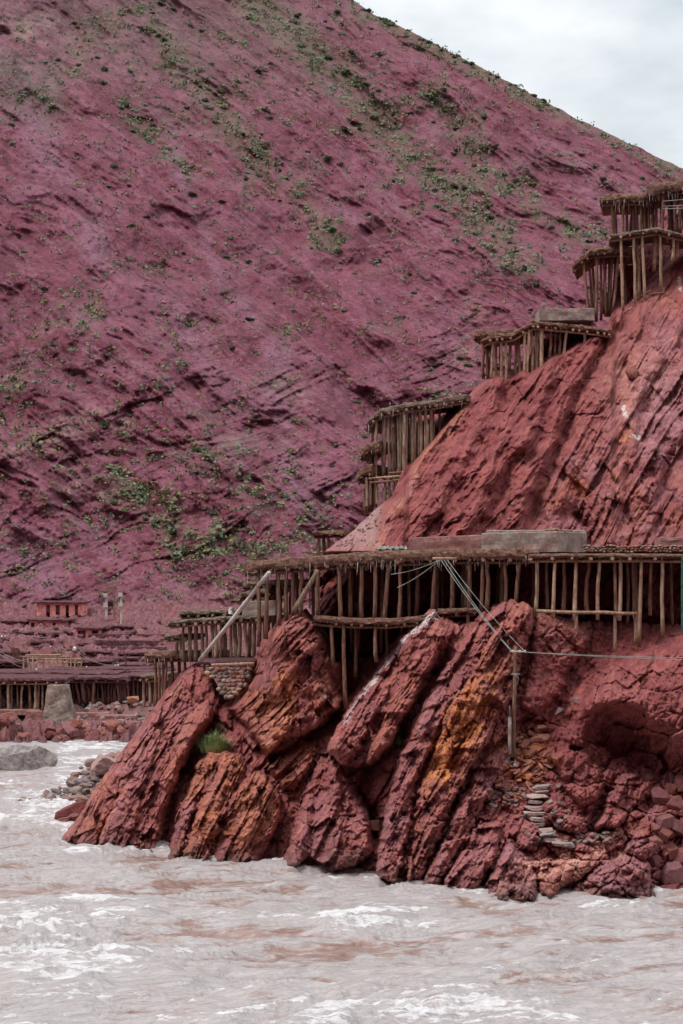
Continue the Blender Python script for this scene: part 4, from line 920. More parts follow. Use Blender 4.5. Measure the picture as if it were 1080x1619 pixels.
D_MAIN = [(386, 888, 103.0), (430, 884, 102.6), (500, 879, 102.0), (560, 874, 101.4), (610, 871, 101.0), (700, 868, 100.2), (780, 867, 99.4), (852, 867, 98.8)]
main_posts = [(409, 409, 1012), (422, 422, 1000), (439, 439, 978), (452, 453, 972), (463, 464, 968), (477, 476, 968), (504, 504, 966), (536, 536, 977), (554, 553, 966, 1.4), (571, 571, 972), (594, 592, 972), (615, 610, 974),
              (634, 631, 980), (659, 659, 962, 1.6), (689, 686, 960), (714, 711, 962), (718, 716, 964, 1.2), (737, 736, 962, 1.0), (743, 742, 962), (763, 762, 956), (772, 769, 958), (799, 797, 953), (795, 792, 953, 1.2), (822, 817, 948)]
terrace('long two storey salt terrace of brown mud and dark posts on the rock ledge', D_MAIN, (1.2, 11.5, 0.1), 0.52, main_posts, 'mud', 'wood_brown', 0.6, 0.085, 0.75, 2, 1.9, r=0.11, rough=0.09)

D_RIGHT = [(838, 876, 97.6), (900, 875, 97.4), (1000, 875, 97.2), (1080, 876, 97.0), (1240, 876, 96.8)]
right_posts = [(849, 847, 964), (878, 876, 967), (911, 910, 970), (947, 945, 969), (981, 980, 970), (1014, 1013, 1012), (1047, 1045, 994), (1110, 1109, 1000), (1150, 1150, 1000), (1200, 1199, 1000),
               (893, 893, 960, 2.2), (930, 930, 958, 2.4), (972, 972, 965, 1.2), (1001, 1000, 962, 2.0), (1030, 1030, 962, 2.6), (864, 864, 960, 3.0)]
rr_, rfr = terrace('newer right hand salt terrace on slim straight tan posts below the stone wall', D_RIGHT, (0.3, 14.0, 0.1), 0.2, right_posts, 'mud', 'wood_pale', 0.95, 0.075, 0.0, 2, 2.2, jl=5.5, over=0.25, rough=0.035, r=0.10)
mb = MB(); mb.log(P(848, 966, 96.9), P(1007, 970, 96.9), 0.09, 0.085, 8, 6); part('rail', mb, M['wood_pale'], rr_, smooth_shade=True)
for x_, y0, y1 in ((911, 970, 992), (972, 970, 1026), (1004, 972, 1014)):
    mb = MB(); mb.log(P(x_, y1 + 6, 97.05), P(x_, y0, 97.05), 0.085, 0.08, 8, 4); part('stub_post', mb, M['wood_pale'], rr_, smooth_shade=True)
mb = MB(); mb.log(P(1079, 1000, 96.9), P(1079, 880, 96.9), 0.06, 0.06, 8, 3); single('green_pipe', mb, M['green_pipe'], 'upright green pipe against the front of the right hand salt terrace', 'pipe')

terrace('narrow salt crusted ledge deck hung under the long terrace above the dark hollow', [(496, 973, 101.2), (530, 976, 100.8), (575, 978, 100.4), (615, 978, 100.0), (660, 974, 99.6), (690, 970, 99.5)], (0.5, 4.0, 0.0), 0.30,
        [(524, 524, 1040), (543, 545, 1110, 0.3, 0.1), (594, 595, 1036), (562, 562, 1060, 2.0), (610, 611, 1060, 2.4)], 'mud', 'wood_brown', 0.7, 0.07, 0.28, 0)
terrace('short ledge deck tucked under the middle of the long terrace', [(692, 964, 100.2), (720, 962, 99.9), (752, 960, 99.6)], (0.5, 3.5, 0), 0.26, [(700, 700, 985), (740, 740, 985)], 'mud', 'wood_brown', 0.6, 0.06, 0.2, 0)

# cabin-like terraces at the left end of the rock
def dense(x0, x1, gap, ytop_unused, yfoot, j=1.2):
    o = []; x = x0
    while x < x1:
        o.append((x, x + rnd.uniform(-j, j), yfoot + rnd.uniform(-1, 2), rnd.uniform(.25, .8), rnd.uniform(.07, .125))); x += gap * rnd.uniform(.8, 1.7)
    return o
terrace('left salt terrace walled with close set grey posts behind the cobble wall', [(266, 982, 112.6), (320, 977, 112.2), (380, 973, 111.8), (436, 972, 111.4)], (1.5, 5.0, 0), 0.22, dense(290, 432, 6.2, 0, 1030), 'mud_grey', 'wood_grey', 0.42, 0.075, 0, 1, 1.5, foot=10.0)
terrace('upper layer of stacked grey poles on the left terrace', [(284, 966, 113.6), (340, 964, 113.4), (420, 962, 113.2)], (1.0, 3.5, 0), 0.26, [(300, 300, 990), (350, 350, 990), (400, 400, 990)], 'mud_grey', 'wood_grey', 0.5, 0.08, 0, 0)
terrace('small stub terrace sticking out at the far left of the grey posts', [(260, 1003, 113.8), (292, 1002, 113.6)], (1.0, 3.0, 0), 0.24, [(285, 285, 1032), (281, 281, 1032, 1.0)], 'mud_grey', 'wood_grey', 0.5, 0.07, 0, 0)
terrace('low brown mud shed roof on dark posts at the left tip of the rock', [(228, 1031, 115.0), (270, 1029, 114.6), (330, 1030, 114.0)], (1.0, 4.5, 0), 0.44, [(252, 252, 1104, .3, .09), (263, 263, 1108), (272, 272, 1098, 1.0), (258, 258, 1108, 1.6), (283, 283, 1080, 1.3), (246, 246, 1108, 2.0), (293, 293, 1070, 0.6)], 'mud', 'wood_brown', 0.5, 0.07, 0.7, 0)
terrace('low straw coloured shed half hidden behind the left tip of the rock', [(222, 1066, 119.5), (266, 1064, 119.0)], (1.0, 3.5, 0), 0.30, [(228, 228, 1108), (236, 236, 1108), (246, 246, 1108, 1), (256, 256, 1108), (263, 263, 1108, 1.4)], 'mud_grey', 'wood_grey', 0.5, 0.07, 0.2, 0)
terrace('straw topped terrace peeping out behind the left end posts', [(384, 920, 110.0), (430, 917, 109.6), (486, 916, 109.2)], (1.0, 4.0, 0), 0.28, dense(410, 470, 8, 0, 975), 'mud_grey', 'wood_brown', 0.5, 0.07, 0, 0)
terrace('lower straw lip under the terrace behind the left end posts', [(381, 936, 109.4), (396, 932, 109.2), (425, 930, 109.0)], (1.0, 3.0, 0), 0.30, [(402, 402, 955), (412, 412, 955, .9)], 'mud_grey', 'wood_brown', 0.5, 0.06, 0, 0)
terrace('tiny flat roofed stand on three sticks above the scree', [(494, 840, 113.0), (520, 839, 113.0), (543, 839, 113.0)], (0.6, 2.0, 0), 0.22, [(504, 504, 878), (512, 512, 872, 0.9), (518, 518, 872)], 'mud', 'wood_brown', 0.5, 0.06, 0, 0)

# terraces that climb the spur
terrace('tall terrace of close grey poles climbing the foot of the slope', [(580, 668, 117.6), (588, 655, 117.4), (604, 645, 117.2), (640, 637, 117.0), (690, 631, 117.2), (738, 622, 117.6)], (1.0, 4.6, 0.0), 0.35,
        dense(605, 634, 3.6, 0, 748) + dense(634, 664, 5, 0, 745) + [(674, 676, 706), (664, 664, 720), (652, 652, 738), (684, 685, 700, 1.0), (645, 646, 742, 1.2), (595, 595, 792), (589, 588, 795, .8)] + dense(636, 690, 6.5, 0, 720), 'mud_grey', 'wood_grey', 0.42, 0.07, 0.5, 1, 1.6, foot=22.0)
rail_root = thing('fence', P(620, 790, 117.0), 'low rail fence of grey poles in front of the tall pole terrace', 'fence')
for a, b in (((583, 757), (640, 752)), ((585, 763), (650, 757)), ((615, 748), (654, 746)), ((605, 755), (620, 754))):
    mb = MB(); mb.log(P(*a, 116.8), P(*b, 116.6), .07, .06, 7, 3); part('rail', mb, M['wood_pale'], rail_root)
for x_, y0, y1 in ((596, 752, 796), (609, 752, 792), (616, 750, 790), (623, 748, 782), (629, 742, 778), (580, 755, 800), (586, 760, 798)):
    mb = MB(); mb.log(P(x_, y1, 116.9), P(x_, y0, 116.9), .09, .08, 7, 3); part('post', mb, M['wood_grey'], rail_root)
terrace('middle mud tier jutting left of the tall pole terrace', [(570, 710, 117.4), (580, 700, 117.2), (600, 696, 117.0)], (1.0, 3.0, 0), 0.54, [(585, 585, 800, .5), (592, 592, 790, .9)], 'mud', 'wood_brown', 0.4, 0.07, 0.35, 0)
terrace('lowest mud tier jutting left of the tall pole terrace', [(564, 746, 117.0), (572, 738, 116.9), (588, 733, 116.8)], (1.0, 3.0, 0), 0.57, [(579, 579, 804, .4, .09), (583, 583, 802, .9, .09), (588, 588, 800, 1.3)], 'mud', 'wood_brown', 0.4, 0.07, 0.35, 0)

terrace('brown mud roof at the rear of the mid slope pair', [(750, 523, 123.0), (785, 521, 122.8), (818, 519, 122.6)], (1.0, 4.0, 0), 0.46, [(765, 765, 590), (771, 771, 594), (776, 776, 590, 1.), (790, 790, 596, 1.4)], 'mud', 'wood_brown', 0.45, 0.07, 0.2, 0)
terrace('mid slope salt terrace with kinked roof rising over long tan posts', [(760, 537, 121.4), (775, 529, 121.2), (808, 526, 121.0), (826, 516, 121.0), (843, 507, 121.0), (890, 511, 121.2), (930, 515, 121.4), (966, 520, 121.6)], (0.8, 4.2, 0.1), 0.30,
        [(780, 778, 592), (793, 791, 606), (801, 800, 630), (784, 783, 596, 1.2), (808, 807, 575, 1.0), (830, 829, 618), (836, 835, 606), (841, 841, 602, .5), (847, 846, 598, .6), (851, 851, 592, .5), (856, 855, 588, .32, .12), (872, 869, 574, 1.1), (879, 877, 570, 1.2), (886, 884, 566, 1.0), (896, 889, 568), (925, 922, 546), (815, 815, 600, 1.5), (822, 822, 612, .9)],
        'mud', 'wood_pale', 0.42, 0.075, 0, 0, foot=None)
terrace('dark thatch edged terrace on splayed posts high on the slope', [(905, 416, 126.2), (918, 404, 126.0), (936, 391, 125.8), (970, 389, 125.8), (1006, 389, 125.8)], (0.8, 4.2, 0), 0.41,
        [(922, 934, 496), (931, 939, 494, .8), (936, 942, 496, 1.1), (944, 944, 500, .32, .12), (950, 950, 498, .8), (955, 957, 492, .6), (963, 961, 492, 1.0), (968, 963, 492, .9), (973, 966, 490, 1.2), (979, 970, 486, .4), (986, 988, 480, 1.6), (958, 955, 488, 1.6)], 'mud', 'wood_brown', 0.4, 0.075, 0.25, 0)
terrace('pale straight edged terrace on long tan posts near the right edge', [(965, 370, 124.6), (1000, 365, 124.3), (1040, 359, 124.0), (1080, 369, 124.0), (1130, 382, 124.0)], (0.5, 4.0, 0), 0.23,
        [(982, 986, 492), (1002, 1003, 478), (1008, 1010, 470, 1.0), (1015, 1019, 464), (1044, 1044, 452), (1064, 1064, 404), (1036, 1036, 420, 1.2, .13), (1072, 1072, 398, .8), (1100, 1100, 420)], 'mud_grey', 'wood_pale', 0.6, 0.075, 0, 0)
terrace('brown thatched terrace dripping white salt near the top of the slope', [(948, 308, 128.0), (975, 306, 127.9), (1030, 306, 127.8)], (0.8, 4.5, 0), 0.49,
        [(967, 967, 392), (972, 972, 392, .8), (985, 985, 380), (991, 991, 380, .9), (999, 999, 380, 1.2), (1007, 1007, 380, .7), (1018, 1018, 376, 1.5), (1026, 1026, 376, .5), (1033, 1033, 376, 1.0)] + dense(1000, 1045, 5, 0, 376), 'mud', 'wood_brown', 0.45, 0.07, 1.0, 1)
terrace('topmost brown mud terrace cut by the right edge of the view', [(1022, 292, 126.6), (1050, 286, 126.4), (1090, 282, 126.2), (1160, 278, 126.0)], (0.8, 5.0, 0), 0.70,
        [(1049, 1049, 362, .32, .12), (1075, 1075, 362, 2.0), (1064, 1064, 362, 2.6), (1120, 1120, 362, .5)] + dense(1058, 1130, 6, 0, 362), 'mud', 'wood_red', 0.45, 0.08, 0.8, 1)

# basins and walls on the terraces
def slab_wall(name, label, cat, a, b, hgt, dep, mat, nx=26, lip=True):
    """a rough cast wall from a to b (photograph px, py of the top, depth)"""
    A = P(*a); B = P(*b); L = (B - A).length; n = max(6, int(L / 0.2)); mb = MB(); ux = (B - A).normalized(); uy = Vector((-ux.y, ux.x, 0)).normalized()
    prof = [(0, -hgt), (0.02, -hgt * .6), (0.0, -hgt * .3), (0.02, -0.04), (0.06, 0.0), (dep - .06, 0), (dep, -.04), (dep, -hgt)]; vs = []; m = len(prof)
    for i in range(n + 1):
        for j, (o, h) in enumerate(prof):
            q = A.lerp(B, i / n) + uy * o + Vector((0, 0, h)); nv = mnoise.noise_vector((i * .37 + A.x, j * .9, A.z)); vs.append(q + nv * 0.035)
    fs = [(i * m + j, (i + 1) * m + j, (i + 1) * m + (j + 1) % m, i * m + (j + 1) % m) for i in range(n) for j in range(m)]
    fs.append(tuple(range(m))); fs.append(tuple(n * m + j for j in range(m - 1, -1, -1))); mb.add(vs, fs)
    return single(name, mb, M[mat], label, cat)
slab_wall('concrete_basin', 'reddish concrete basin wall standing on the long terrace', 'basin', (646, 850, 103.6), (772, 845, 102.8), 0.95, 2.4, 'concrete_red')
def b2():
    r_ = thing('concrete_basin', P(845, 870, 101.5), 'long grey concrete basin standing on the long terrace beside the stone wall', 'basin')
    for nm, a, b, dp, mt_ in (('front_wall', (761, 843, 102.6), (882, 840, 101.8), 0.25, 'concrete'), ('side_wall', (884, 840, 101.8), (928, 842, 104.5), 0.25, 'concrete'), ('rear_wall', (770, 838, 105.0), (926, 838, 105.0), .25, 'concrete')):
        o = slab_wall(nm, '', '', a, b, 1.05, dp, mt_); o.parent = r_; o.location = o.location - r_.location
        for k in ('label', 'category'): del o[k]
    mb = MB(); mb.log(P(862, 838, 102), P(905, 839, 102.6), .05, .05); mb.log(P(870, 836, 102.2), P(885, 838, 102.2), .05, .05); single('loose_plank', mb, M['wood_pale'], 'loose pale sticks lying on the rim of the grey concrete basin', 'sticks')
b2()
slab_wall('concrete_basin', 'grey concrete basin wall beside the splayed posts high on the slope', 'basin', (853, 488, 124.6), (940, 487, 124.6), 0.75, 2.5, 'concrete')
slab_wall('concrete_basin', 'reddish concrete basin end at the right edge above the stone wall', 'basin', (1045, 849, 101.5), (1180, 847, 101.5), 0.5, 2.0, 'concrete_red')
slab_wall('concrete_wall', 'short grey concrete wall between the left end posts', 'wall', (383, 951, 108.5), (436, 949, 108.2), 0.8, 0.4, 'concrete')

def ellipsoid(mb, c, s, rz=0.0, n=8, m=5):
    vs = [Vector((0, 0, -1))]
    for i in range(1, m):
        a = math.pi * i / m
        for k in range(n): q = 2 * math.pi * k / n; vs.append(Vector((math.sin(a) * math.cos(q), math.sin(a) * math.sin(q), -math.cos(a))))
    vs.append(Vector((0, 0, 1)))
    fs = [(0, 1 + (k + 1) % n, 1 + k) for k in range(n)]
    for i in range(m - 2): fs += [(1 + i * n + k, 1 + i * n + (k + 1) % n, 1 + (i + 1) * n + (k + 1) % n, 1 + (i + 1) * n + k) for k in range(n)]
    fs += [(1 + (m - 2) * n + k, 1 + (m - 2) * n + (k + 1) % n, len(vs) - 1) for k in range(n)]
    o = []
    for v in vs:
        v = v * (1 + 0.16 * mnoise.noise(v * 1.3 + Vector(c)))
        x, z = v.x * s[0], v.z * s[2]
        o.append((c[0] + x * math.cos(rz) + z * math.sin(rz), c[1] + v.y * s[1], c[2] - x * math.sin(rz) + z * math.cos(rz)))
    mb.add(o, fs)

def stone_wall(label, inside, x0, x1, y0, y1, Dfun, size):
    """cobbles laid in rough courses; the colour of each comes from its material slot"""
    mats = [rough_material('cobble_' + nm, [tuple(int(c * .82) for c in col), col, tuple(min(255, int(c * 1.12)) for c in col)], 3.0, .4, .03, k=1.15)
            for nm, col in (('grey', (128, 112, 102)), ('tan', (146, 118, 98)), ('rust', (134, 92, 76)), ('slate', (112, 102, 96)), ('buff', (160, 136, 116)), ('red', (122, 84, 76)))]
    mb = MB(); mi = []; y = y0; row = 0
    while y < y1:
        x = x0 + (row % 2) * size * .8
        while x < x1:
            w_ = size * rnd.uniform(.6, 1.35); h_ = size * rnd.uniform(.5, .8)
            jx, jy = x + rnd.uniform(-1, 1), y + rnd.uniform(-1.2, 1.2)
            if inside(jx, jy):
                D = Dfun(jx, jy); px2m = D / F; n0 = len(mb.f)
                ellipsoid(mb, P(jx, jy, D), (w_ * px2m, 0.22, h_ * px2m), rnd.uniform(-.35, .35), 9, 6); mi += [rnd.randrange(6)] * (len(mb.f) - n0)
            x += w_ * 1.75
        y += size * 1.12; row += 1
    n0 = len(mb.f)
    o = single('stone_wall', mb, mats, label, 'wall', smooth_shade=True)
    o.data.polygons.foreach_set('material_index', np.array(mi, np.int32)); return o, mats
lw = interp([(1046, 312), (1066, 326), (1085, 342), (1104, 354)]); rw = interp([(1046, 402), (1070, 394), (1088, 386), (1104, 370)])
sw, cob_mats = stone_wall('cobble retaining wall of rounded river stones wedged between two red rocks', lambda x, y: lw(y) < x < rw(y), 312, 404, 1052, 1104, lambda x, y: 109.6 - (y - 1046) * 0.022, 5.6)
stone_wall('low dry stone wall of pale cobbles along the right hand terrace', lambda x, y: True, 924, 1200, 864, 874, lambda x, y: 99.6, 3.4)
mb = MB()
pts = [P(x, 1048 + 1.5 * math.sin(x * .3), 109.8) for x in np.linspace(312, 408, 22)]; vs = []
mb = deck_mb([P(312, 1045, 109.3), P(360, 1044, 109.2), P(404, 1043, 109.2)], (0.2, 5.0, 0.1), 0.22, 0.2, 0.05)
o = single('terrace_floor', mb, M['mud_red'], 'red earth floor on top of the cobble retaining wall', 'terrace')
mb = MB(); mb.log(P(334, 1052, 108.9), P(402, 1049, 108.9), .09, .08, 8, 4); single('log', mb, M['wood_pale'], 'tan log lying along the top of the cobble retaining wall', 'log')

# leaning poles, loose timber
mb = MB(); mb.log(P(316, 1044, 108.0), P(426, 905, 102.2), 0.12, 0.10, 9, 8, .3); single('leaning_pole', mb, M['pole'], 'long pale pole leaning from the cobble wall up to the long terrace', 'pole', smooth_shade=True)
mb = MB(); mb.log(P(464, 967, 101.2), P(503, 901, 101.2), 0.14, 0.12, 9, 6, .3); single('leaning_pole', mb, M['wood_grey'], 'short thick pole propped between the rock peak and the long terrace', 'pole', smooth_shade=True)
mb = MB(); mb.log(P(270, 1100, 110.6), P(286, 1077, 110.8), 0.07, 0.06); single('stick', mb, M['wood_pale'], 'short pale stick lying on the left red rock below the shed', 'stick')
for a, b in (((1000, 476), (1030, 458)), ((975, 500), (1000, 486)), ((1026, 466), (1052, 462))):
    D = spur_at((a[0] + b[0]) / 2, (a[1] + b[1]) / 2) - 0.25; mb = MB(); mb.log(P(*a, D), P(*b, D), .06, .05); single('stick', mb, M['wood_pale'], 'pale stick lying on the red soil under the tan posts', 'stick', 'sticks on the upper soil')
mb = MB(); mb.log(P(642, 780, 113), P(668, 742, 115), .06, .05); single('stick', mb, M['wood_grey'], 'thin grey stick lying up the slope beside the rail fence', 'stick')
def ladder():
    r_ = thing('ladder', P(493, 962, 104.6), 'wooden ladder standing inside the left end of the long terrace', 'ladder')
    for x_ in (490, 497):
        mb = MB(); mb.log(P(x_, 962, 104.6), P(x_, 905, 104.6), .04, .04); part('side_rail', mb, M['wood_pale'], r_)
    for k in range(7):
        mb = MB(); mb.log(P(490, 955 - 7 * k, 104.55), P(497, 955 - 7 * k, 104.55), .03, .03); part('rung', mb, M['wood_pale'], r_)
ladder()
# crumpled plastic on the deck end
def sheet(name, label, px0, px1, py0, D, dep, amp, mat, hgt=0.35):
    nx, ny = 26, 8; vs = []
    for j in range(ny):
        for i in range(nx):
            p = P(px0 + (px1 - px0) * i / (nx - 1), py0, D) + Vector((0, dep * j / (ny - 1), hgt * math.sin(j / (ny - 1) * 2.2) + amp * mnoise.noise((i * .7, j * .9, px0))))
            vs.append(p)
    vs += [v + Vector((0, 0.01, -0.03)) for v in vs]; n0 = nx * ny
    fs = [(j * nx + i, j * nx + i + 1, (j + 1) * nx + i + 1, (j + 1) * nx + i) for j in range(ny - 1) for i in range(nx - 1)]
    fs += [tuple(q + n0 for q in f[::-1]) for f in fs]
    mb = MB(); mb.add(vs, fs); return single(name, mb, M[mat], label, 'plastic sheet')
sheet('plastic_sheet', 'crumpled pale plastic sheet lying on the long terrace beside the basin', 594, 644, 868, 102.4, 1.4, 0.2, 'plastic', 0.12)

# ---------------------------------------------------------------- cables and the pole they hang from
def sag(a, b, s, n=18):
    a, b = Vector(a), Vector(b); return [a.lerp(b, i / n) - Vector((0, 0, s * 4 * (i / n) * (1 - i / n))) for i in range(n + 1)]
def utility_pole():
    r_ = thing('utility_pole', P(812, 1192, 93.6), 'brown timber pole with a grey pipe sleeve on the rubble before the orange slab', 'pole')
    mb = MB(); mb.log(P(812, 1196, 93.6), P(815, 1022, 93.6), .10, .075, 9, 8, .4); part('pole', mb, M['wood_brown'], r_, smooth_shade=True)
    mb = MB(); mb.log(P(806, 1192, 93.4), P(806, 1133, 93.4), .085, .085, 10, 3, .05); mb.log(P(806, 1134, 93.4), P(805.5, 1116, 93.4), .035, .03); part('pipe', mb, M['concrete'], r_, smooth_shade=True)
    mb = MB(); mb.log(P(806, 1030, 93.45), P(832, 1030, 93.45), .03, .03)
    for x_ in (811, 822, 830): ellipsoid(mb, P(x_, 1030, 93.35), (.06, .06, .07))
    part('insulator_bracket', mb, M['salt'], r_)
    mb = MB(); mb.tube([P(814, 1066, 93.4), P(820, 1072, 93.3), P(818, 1082, 93.3)], .015); mb.log(P(808, 1066, 93.42), P(822, 1066, 93.42), .02, .02); part('tie_wire', mb, M['cable'], r_)
utility_pole()
mb = MB(); mb.log(P(684, 883, 99.8), P(722, 883, 99.4), .07, .07); single('beam', mb, M['wood_pale'], 'short pale beam on the long terrace lip that carries the cables', 'beam')
T = P(814, 1030, 93.3)
for a, lab in ((P(697, 885, 99.4), 'leftmost of three slack cables dropping from the terrace lip to the pole'), (P(702, 885, 99.4), 'middle of three slack cables dropping from the terrace lip to the pole'), (P(707, 885, 99.4), 'rightmost of three slack cables dropping from the terrace lip to the pole')):
    e = P(809, 1030, 93.3) if 'left' in lab else (P(812, 1032, 93.3) if 'middle' in lab else P(830, 1030, 93.3))
    mb = MB(); mb.tube(sag(a, e, .18), .013); single('cable', mb, M['cable'], lab, 'cable', 'cables on the rock pole')
for y_, lab in ((1037, 'upper of the two cables running right from the pole'), (1042, 'lower of the two cables running right from the pole')):
    mb = MB(); mb.tube(sag(P(813, 1030, 93.3), P(1260, y_ + 3, 92.0), .12, 24), .013); single('cable', mb, M['cable'], lab, 'cable', 'cables on the rock pole')
for e, lab in ((P(628, 929, 99.4), 'upper thin cable slung under the terrace lip'), (P(618, 908, 99.6), 'lower thin cable looped under the terrace lip')):
    mb = MB(); mb.tube(sag(P(695, 885, 99.3), e, .12), .014); single('cable', mb, M['cable'], lab, 'cable', 'cables under the terrace lip')
for y0, y1, lab in ((318, 312, 'top'), (326, 324, 'second'), (330, 330, 'third')):
    mb = MB(); mb.tube(sag(P(1048, y0, 126.2), P(1160, y1 - 10, 124.0), .1), .02); single('cable', mb, M['cable'], lab + ' thin cable strung from the topmost terrace post to the right', 'cable', 'cables at the topmost terrace')

# ---------------------------------------------------------------- rocks
_ico = {}
def ico(sub):
    if sub not in _ico:
        bm = bmesh.new(); bmesh.ops.create_icosphere(bm, subdivisions=sub, radius=1.0)
        _ico[sub] = (np.array([v.co[:] for v in bm.verts]), [tuple(v.index for v in f.verts) for f in bm.faces]); bm.free()
    return _ico[sub]
def rock_mesh(seed, size, sub=3, planes=14, rough=0.03, lo=0.55, hi=0.95):
    rs = np.random.RandomState(seed); v, f = ico(sub)
    n = rs.normal(size=(planes + 6, 3)); d = rs.uniform(lo, hi, planes + 6)
    n[:6] = np.array([(1, 0, 0), (-1, 0, 0), (0, 1, 0), (0, -1, 0), (0, 0, 1), (0, 0, -1)]) + rs.normal(size=(6, 3)) * .22; d[:6] = rs.uniform(.5, .7, 6); d[6:] += .12
    n /= np.linalg.norm(n, axis=1)[:, None]
    dots = v @ n.T; r = np.where(dots > 1e-3, d / np.maximum(dots, 1e-3), 9).min(1); r = np.minimum(r, 1.05)
    q = v * r[:, None]; nz_ = np.array([mnoise.fractal(Vector(p) * 2.6 + Vector((seed, 0, 0)), 1.0, 2.0, 4) for p in q])
    q = q * (1 + rough * nz_)[:, None] * np.array(size)
    return q, f
def put_rock(name, c, size, seed, mat, label, cat, group=None, rot=(0, 0, 0), sub=3, rough=0.06, planes=14, lo=.55, hi=.95):
    q, f = rock_mesh(seed, size, sub, planes, rough, lo, hi); me = bpy.data.meshes.new(name); me.from_pydata([tuple(x) for x in q], [], f); me.materials.append(M[mat]); me.update()
    o = bpy.data.objects.new(name, me); C.objects.link(o); o.location = c; o.rotation_euler = rot
    return tag(o, label, cat, group)
def copy_rock(src, c, scale, rot, label=None):
    o = src.copy(); C.objects.link(o); o.location = c; o.scale = scale; o.rotation_euler = rot
    if label: o['label'] = label
    return o

put_rock('boulder', P(42, 1216, 155.0), (3.3, 2.2, 2.5), 5, 'greystone', 'large grey boulder standing alone in the river at the left edge', 'boulder', rot=(0.1, 0.1, 0.3), sub=5, rough=0.10)
put_rock('boulder', P(172, 1210, 132.0), (1.55, 1.8, 0.95), 8, 'step', 'large pale sloping boulder at the top of the stony bank beside the left rock', 'boulder', rot=(0, 0.5, 0.3), sub=4)
# stony bank at the foot of the left rock
proto = None
bank = [(70, 1276), (90, 1274), (110, 1270), (128, 1262), (60, 1270), (80, 1262), (100, 1258), (120, 1250), (140, 1246), (95, 1246), (113, 1240), (130, 1236), (150, 1232), (118, 1226), (135, 1222), (152, 1218), (128, 1214), (145, 1206), (165, 1224), (142, 1260), (108, 1264),
        (85, 1270), (66, 1264), (98, 1266), (124, 1256), (104, 1250), (132, 1244), (116, 1234), (146, 1240), (160, 1210), (176, 1198), (138, 1230), (52, 1274), (40, 1272), (30, 1268), (76, 1256), (122, 1268), (112, 1276), (150, 1252), (160, 1240), (168, 1228), (146, 1268), (136, 1278), (158, 1258), (126, 1280), (174, 1212), (182, 1204), (170, 1240), (154, 1228), (140, 1286), (128, 1290), (116, 1284)]
protos = [put_rock('bank_stone', (0, -500, 0), (1, .9, .7), 40 + k, 'bankstone', 'stone on the rubble bank at the water beside the left rock', 'stone', 'stones of the left rubble bank', sub=2) for k in range(6)]
def place(protos, used, c, scale, rot):
    k = rnd.randrange(len(protos)); src = protos[k]
    if k not in used:
        used.add(k); src.location = c; src.scale = scale; src.rotation_euler = rot; return src
    return copy_rock(src, c, scale, rot)
used = set()
for i, (x, y) in enumerate(bank + [(x + rnd.uniform(-14, 14), y + rnd.uniform(-6, 6)) for x, y in bank]):
    D = np.interp(y, [1195, 1235, 1280], [140, 131, 124]) ; s = rnd.uniform(.25, .62) * (1 if i < len(bank) else .7)
    place(protos, used, P(x, y, D), (s * rnd.uniform(.9, 1.5), s, s * rnd.uniform(.7, 1.0)), (rnd.uniform(-.4, .4), rnd.uniform(-.4, .4), rnd.uniform(0, 6)))
for x, y, s, sd_ in ((112, 1285, 0.85, 11), (100, 1300, .5, 13), (122, 1296, .7, 14), (98, 1326, .35, 15)):
    put_rock('slab_rock', P(x, y, 116.5 - (y - 1285) * .12), (s * 1.4, s * 1.1, s * .8), sd_, 'redstone', 'red brown slab of rock at the waterline left of the red cliff', 'rock', 'red slabs at the left waterline', rot=(0.1, -.35, rnd.uniform(-.4, .4)), sub=4)
def bank_bed():
    # gravel spit under the stones
    px = np.linspace(10, 235, 80); py = np.linspace(1288, 1185, 46); PX, PY = np.meshgrid(px, py)
    D = np.interp(PY.ravel(), [1185, 1195, 1235, 1280, 1290], [144, 140.5, 131.5, 124.5, 122]).reshape(PY.shape)
    X = (PX - CX) / F * D; Z = CAMZ + (HY - PY) / F * D + 0.10 * fbm(PX / 6, PY / 4, 3, 601) - .12
    edge = np.interp(PY.ravel(), [1185, 1200, 1240, 1262, 1272, 1288], [170, 140, 100, 62, 30, 60]).reshape(PY.shape)
    sk = smooth(14, -18, PX - edge - 10 * fbm(PX / 20, PY / 12, 2, 602)); Z = Z * (1 - sk) - 0.9 * sk
    zz = np.zeros_like(D); att = dict(soil=zz, salt=zz, orange=zz, brown=zz + .3, purple=zz + .3, pale=zz, wet=zz + .25, scree=zz + .7)
    grid_obj('gravel_bank', X, D, Z, M['rock'], att, smooth_shade=False)
bank_bed()

# orange shards and cobbles round the pole, path steps, fallen blocks on the right
protos = [put_rock('rock_shard', (0, -500, 0), (1, .8, .5), 60 + k, 'shard', 'orange or rusty shard in the rubble below the timber pole', 'stone', 'rubble shards below the pole', sub=4, planes=7, rough=.02, lo=.45, hi=.9) for k in range(7)]
used = set()
for i in range(150):
    y = rnd.uniform(1150, 1262); c = np.interp(y, [1150, 1200, 1262], [838, 842, 806]); wd = np.interp(y, [1150, 1180, 1215, 1262], [22, 34, 40, 44])
    x = c + rnd.uniform(-1, 1) * wd; s = abs(rnd.gauss(.13, .08)) + .07
    if rnd.random() < .07: s *= 1.8
    place(protos, used, P(x, y, cliff_at(x, y) - s * .35), (s * rnd.uniform(1, 1.7), s, s * rnd.uniform(.5, .9)), (rnd.uniform(-.7, .7), rnd.uniform(-.7, .7), rnd.uniform(0, 6)))
put_rock('boulder', P(858, 1167, cliff_at(858, 1167) - .3), (.42, .34, .3), 75, 'shard', 'biggest orange block at the top of the rubble right of the pole', 'boulder')
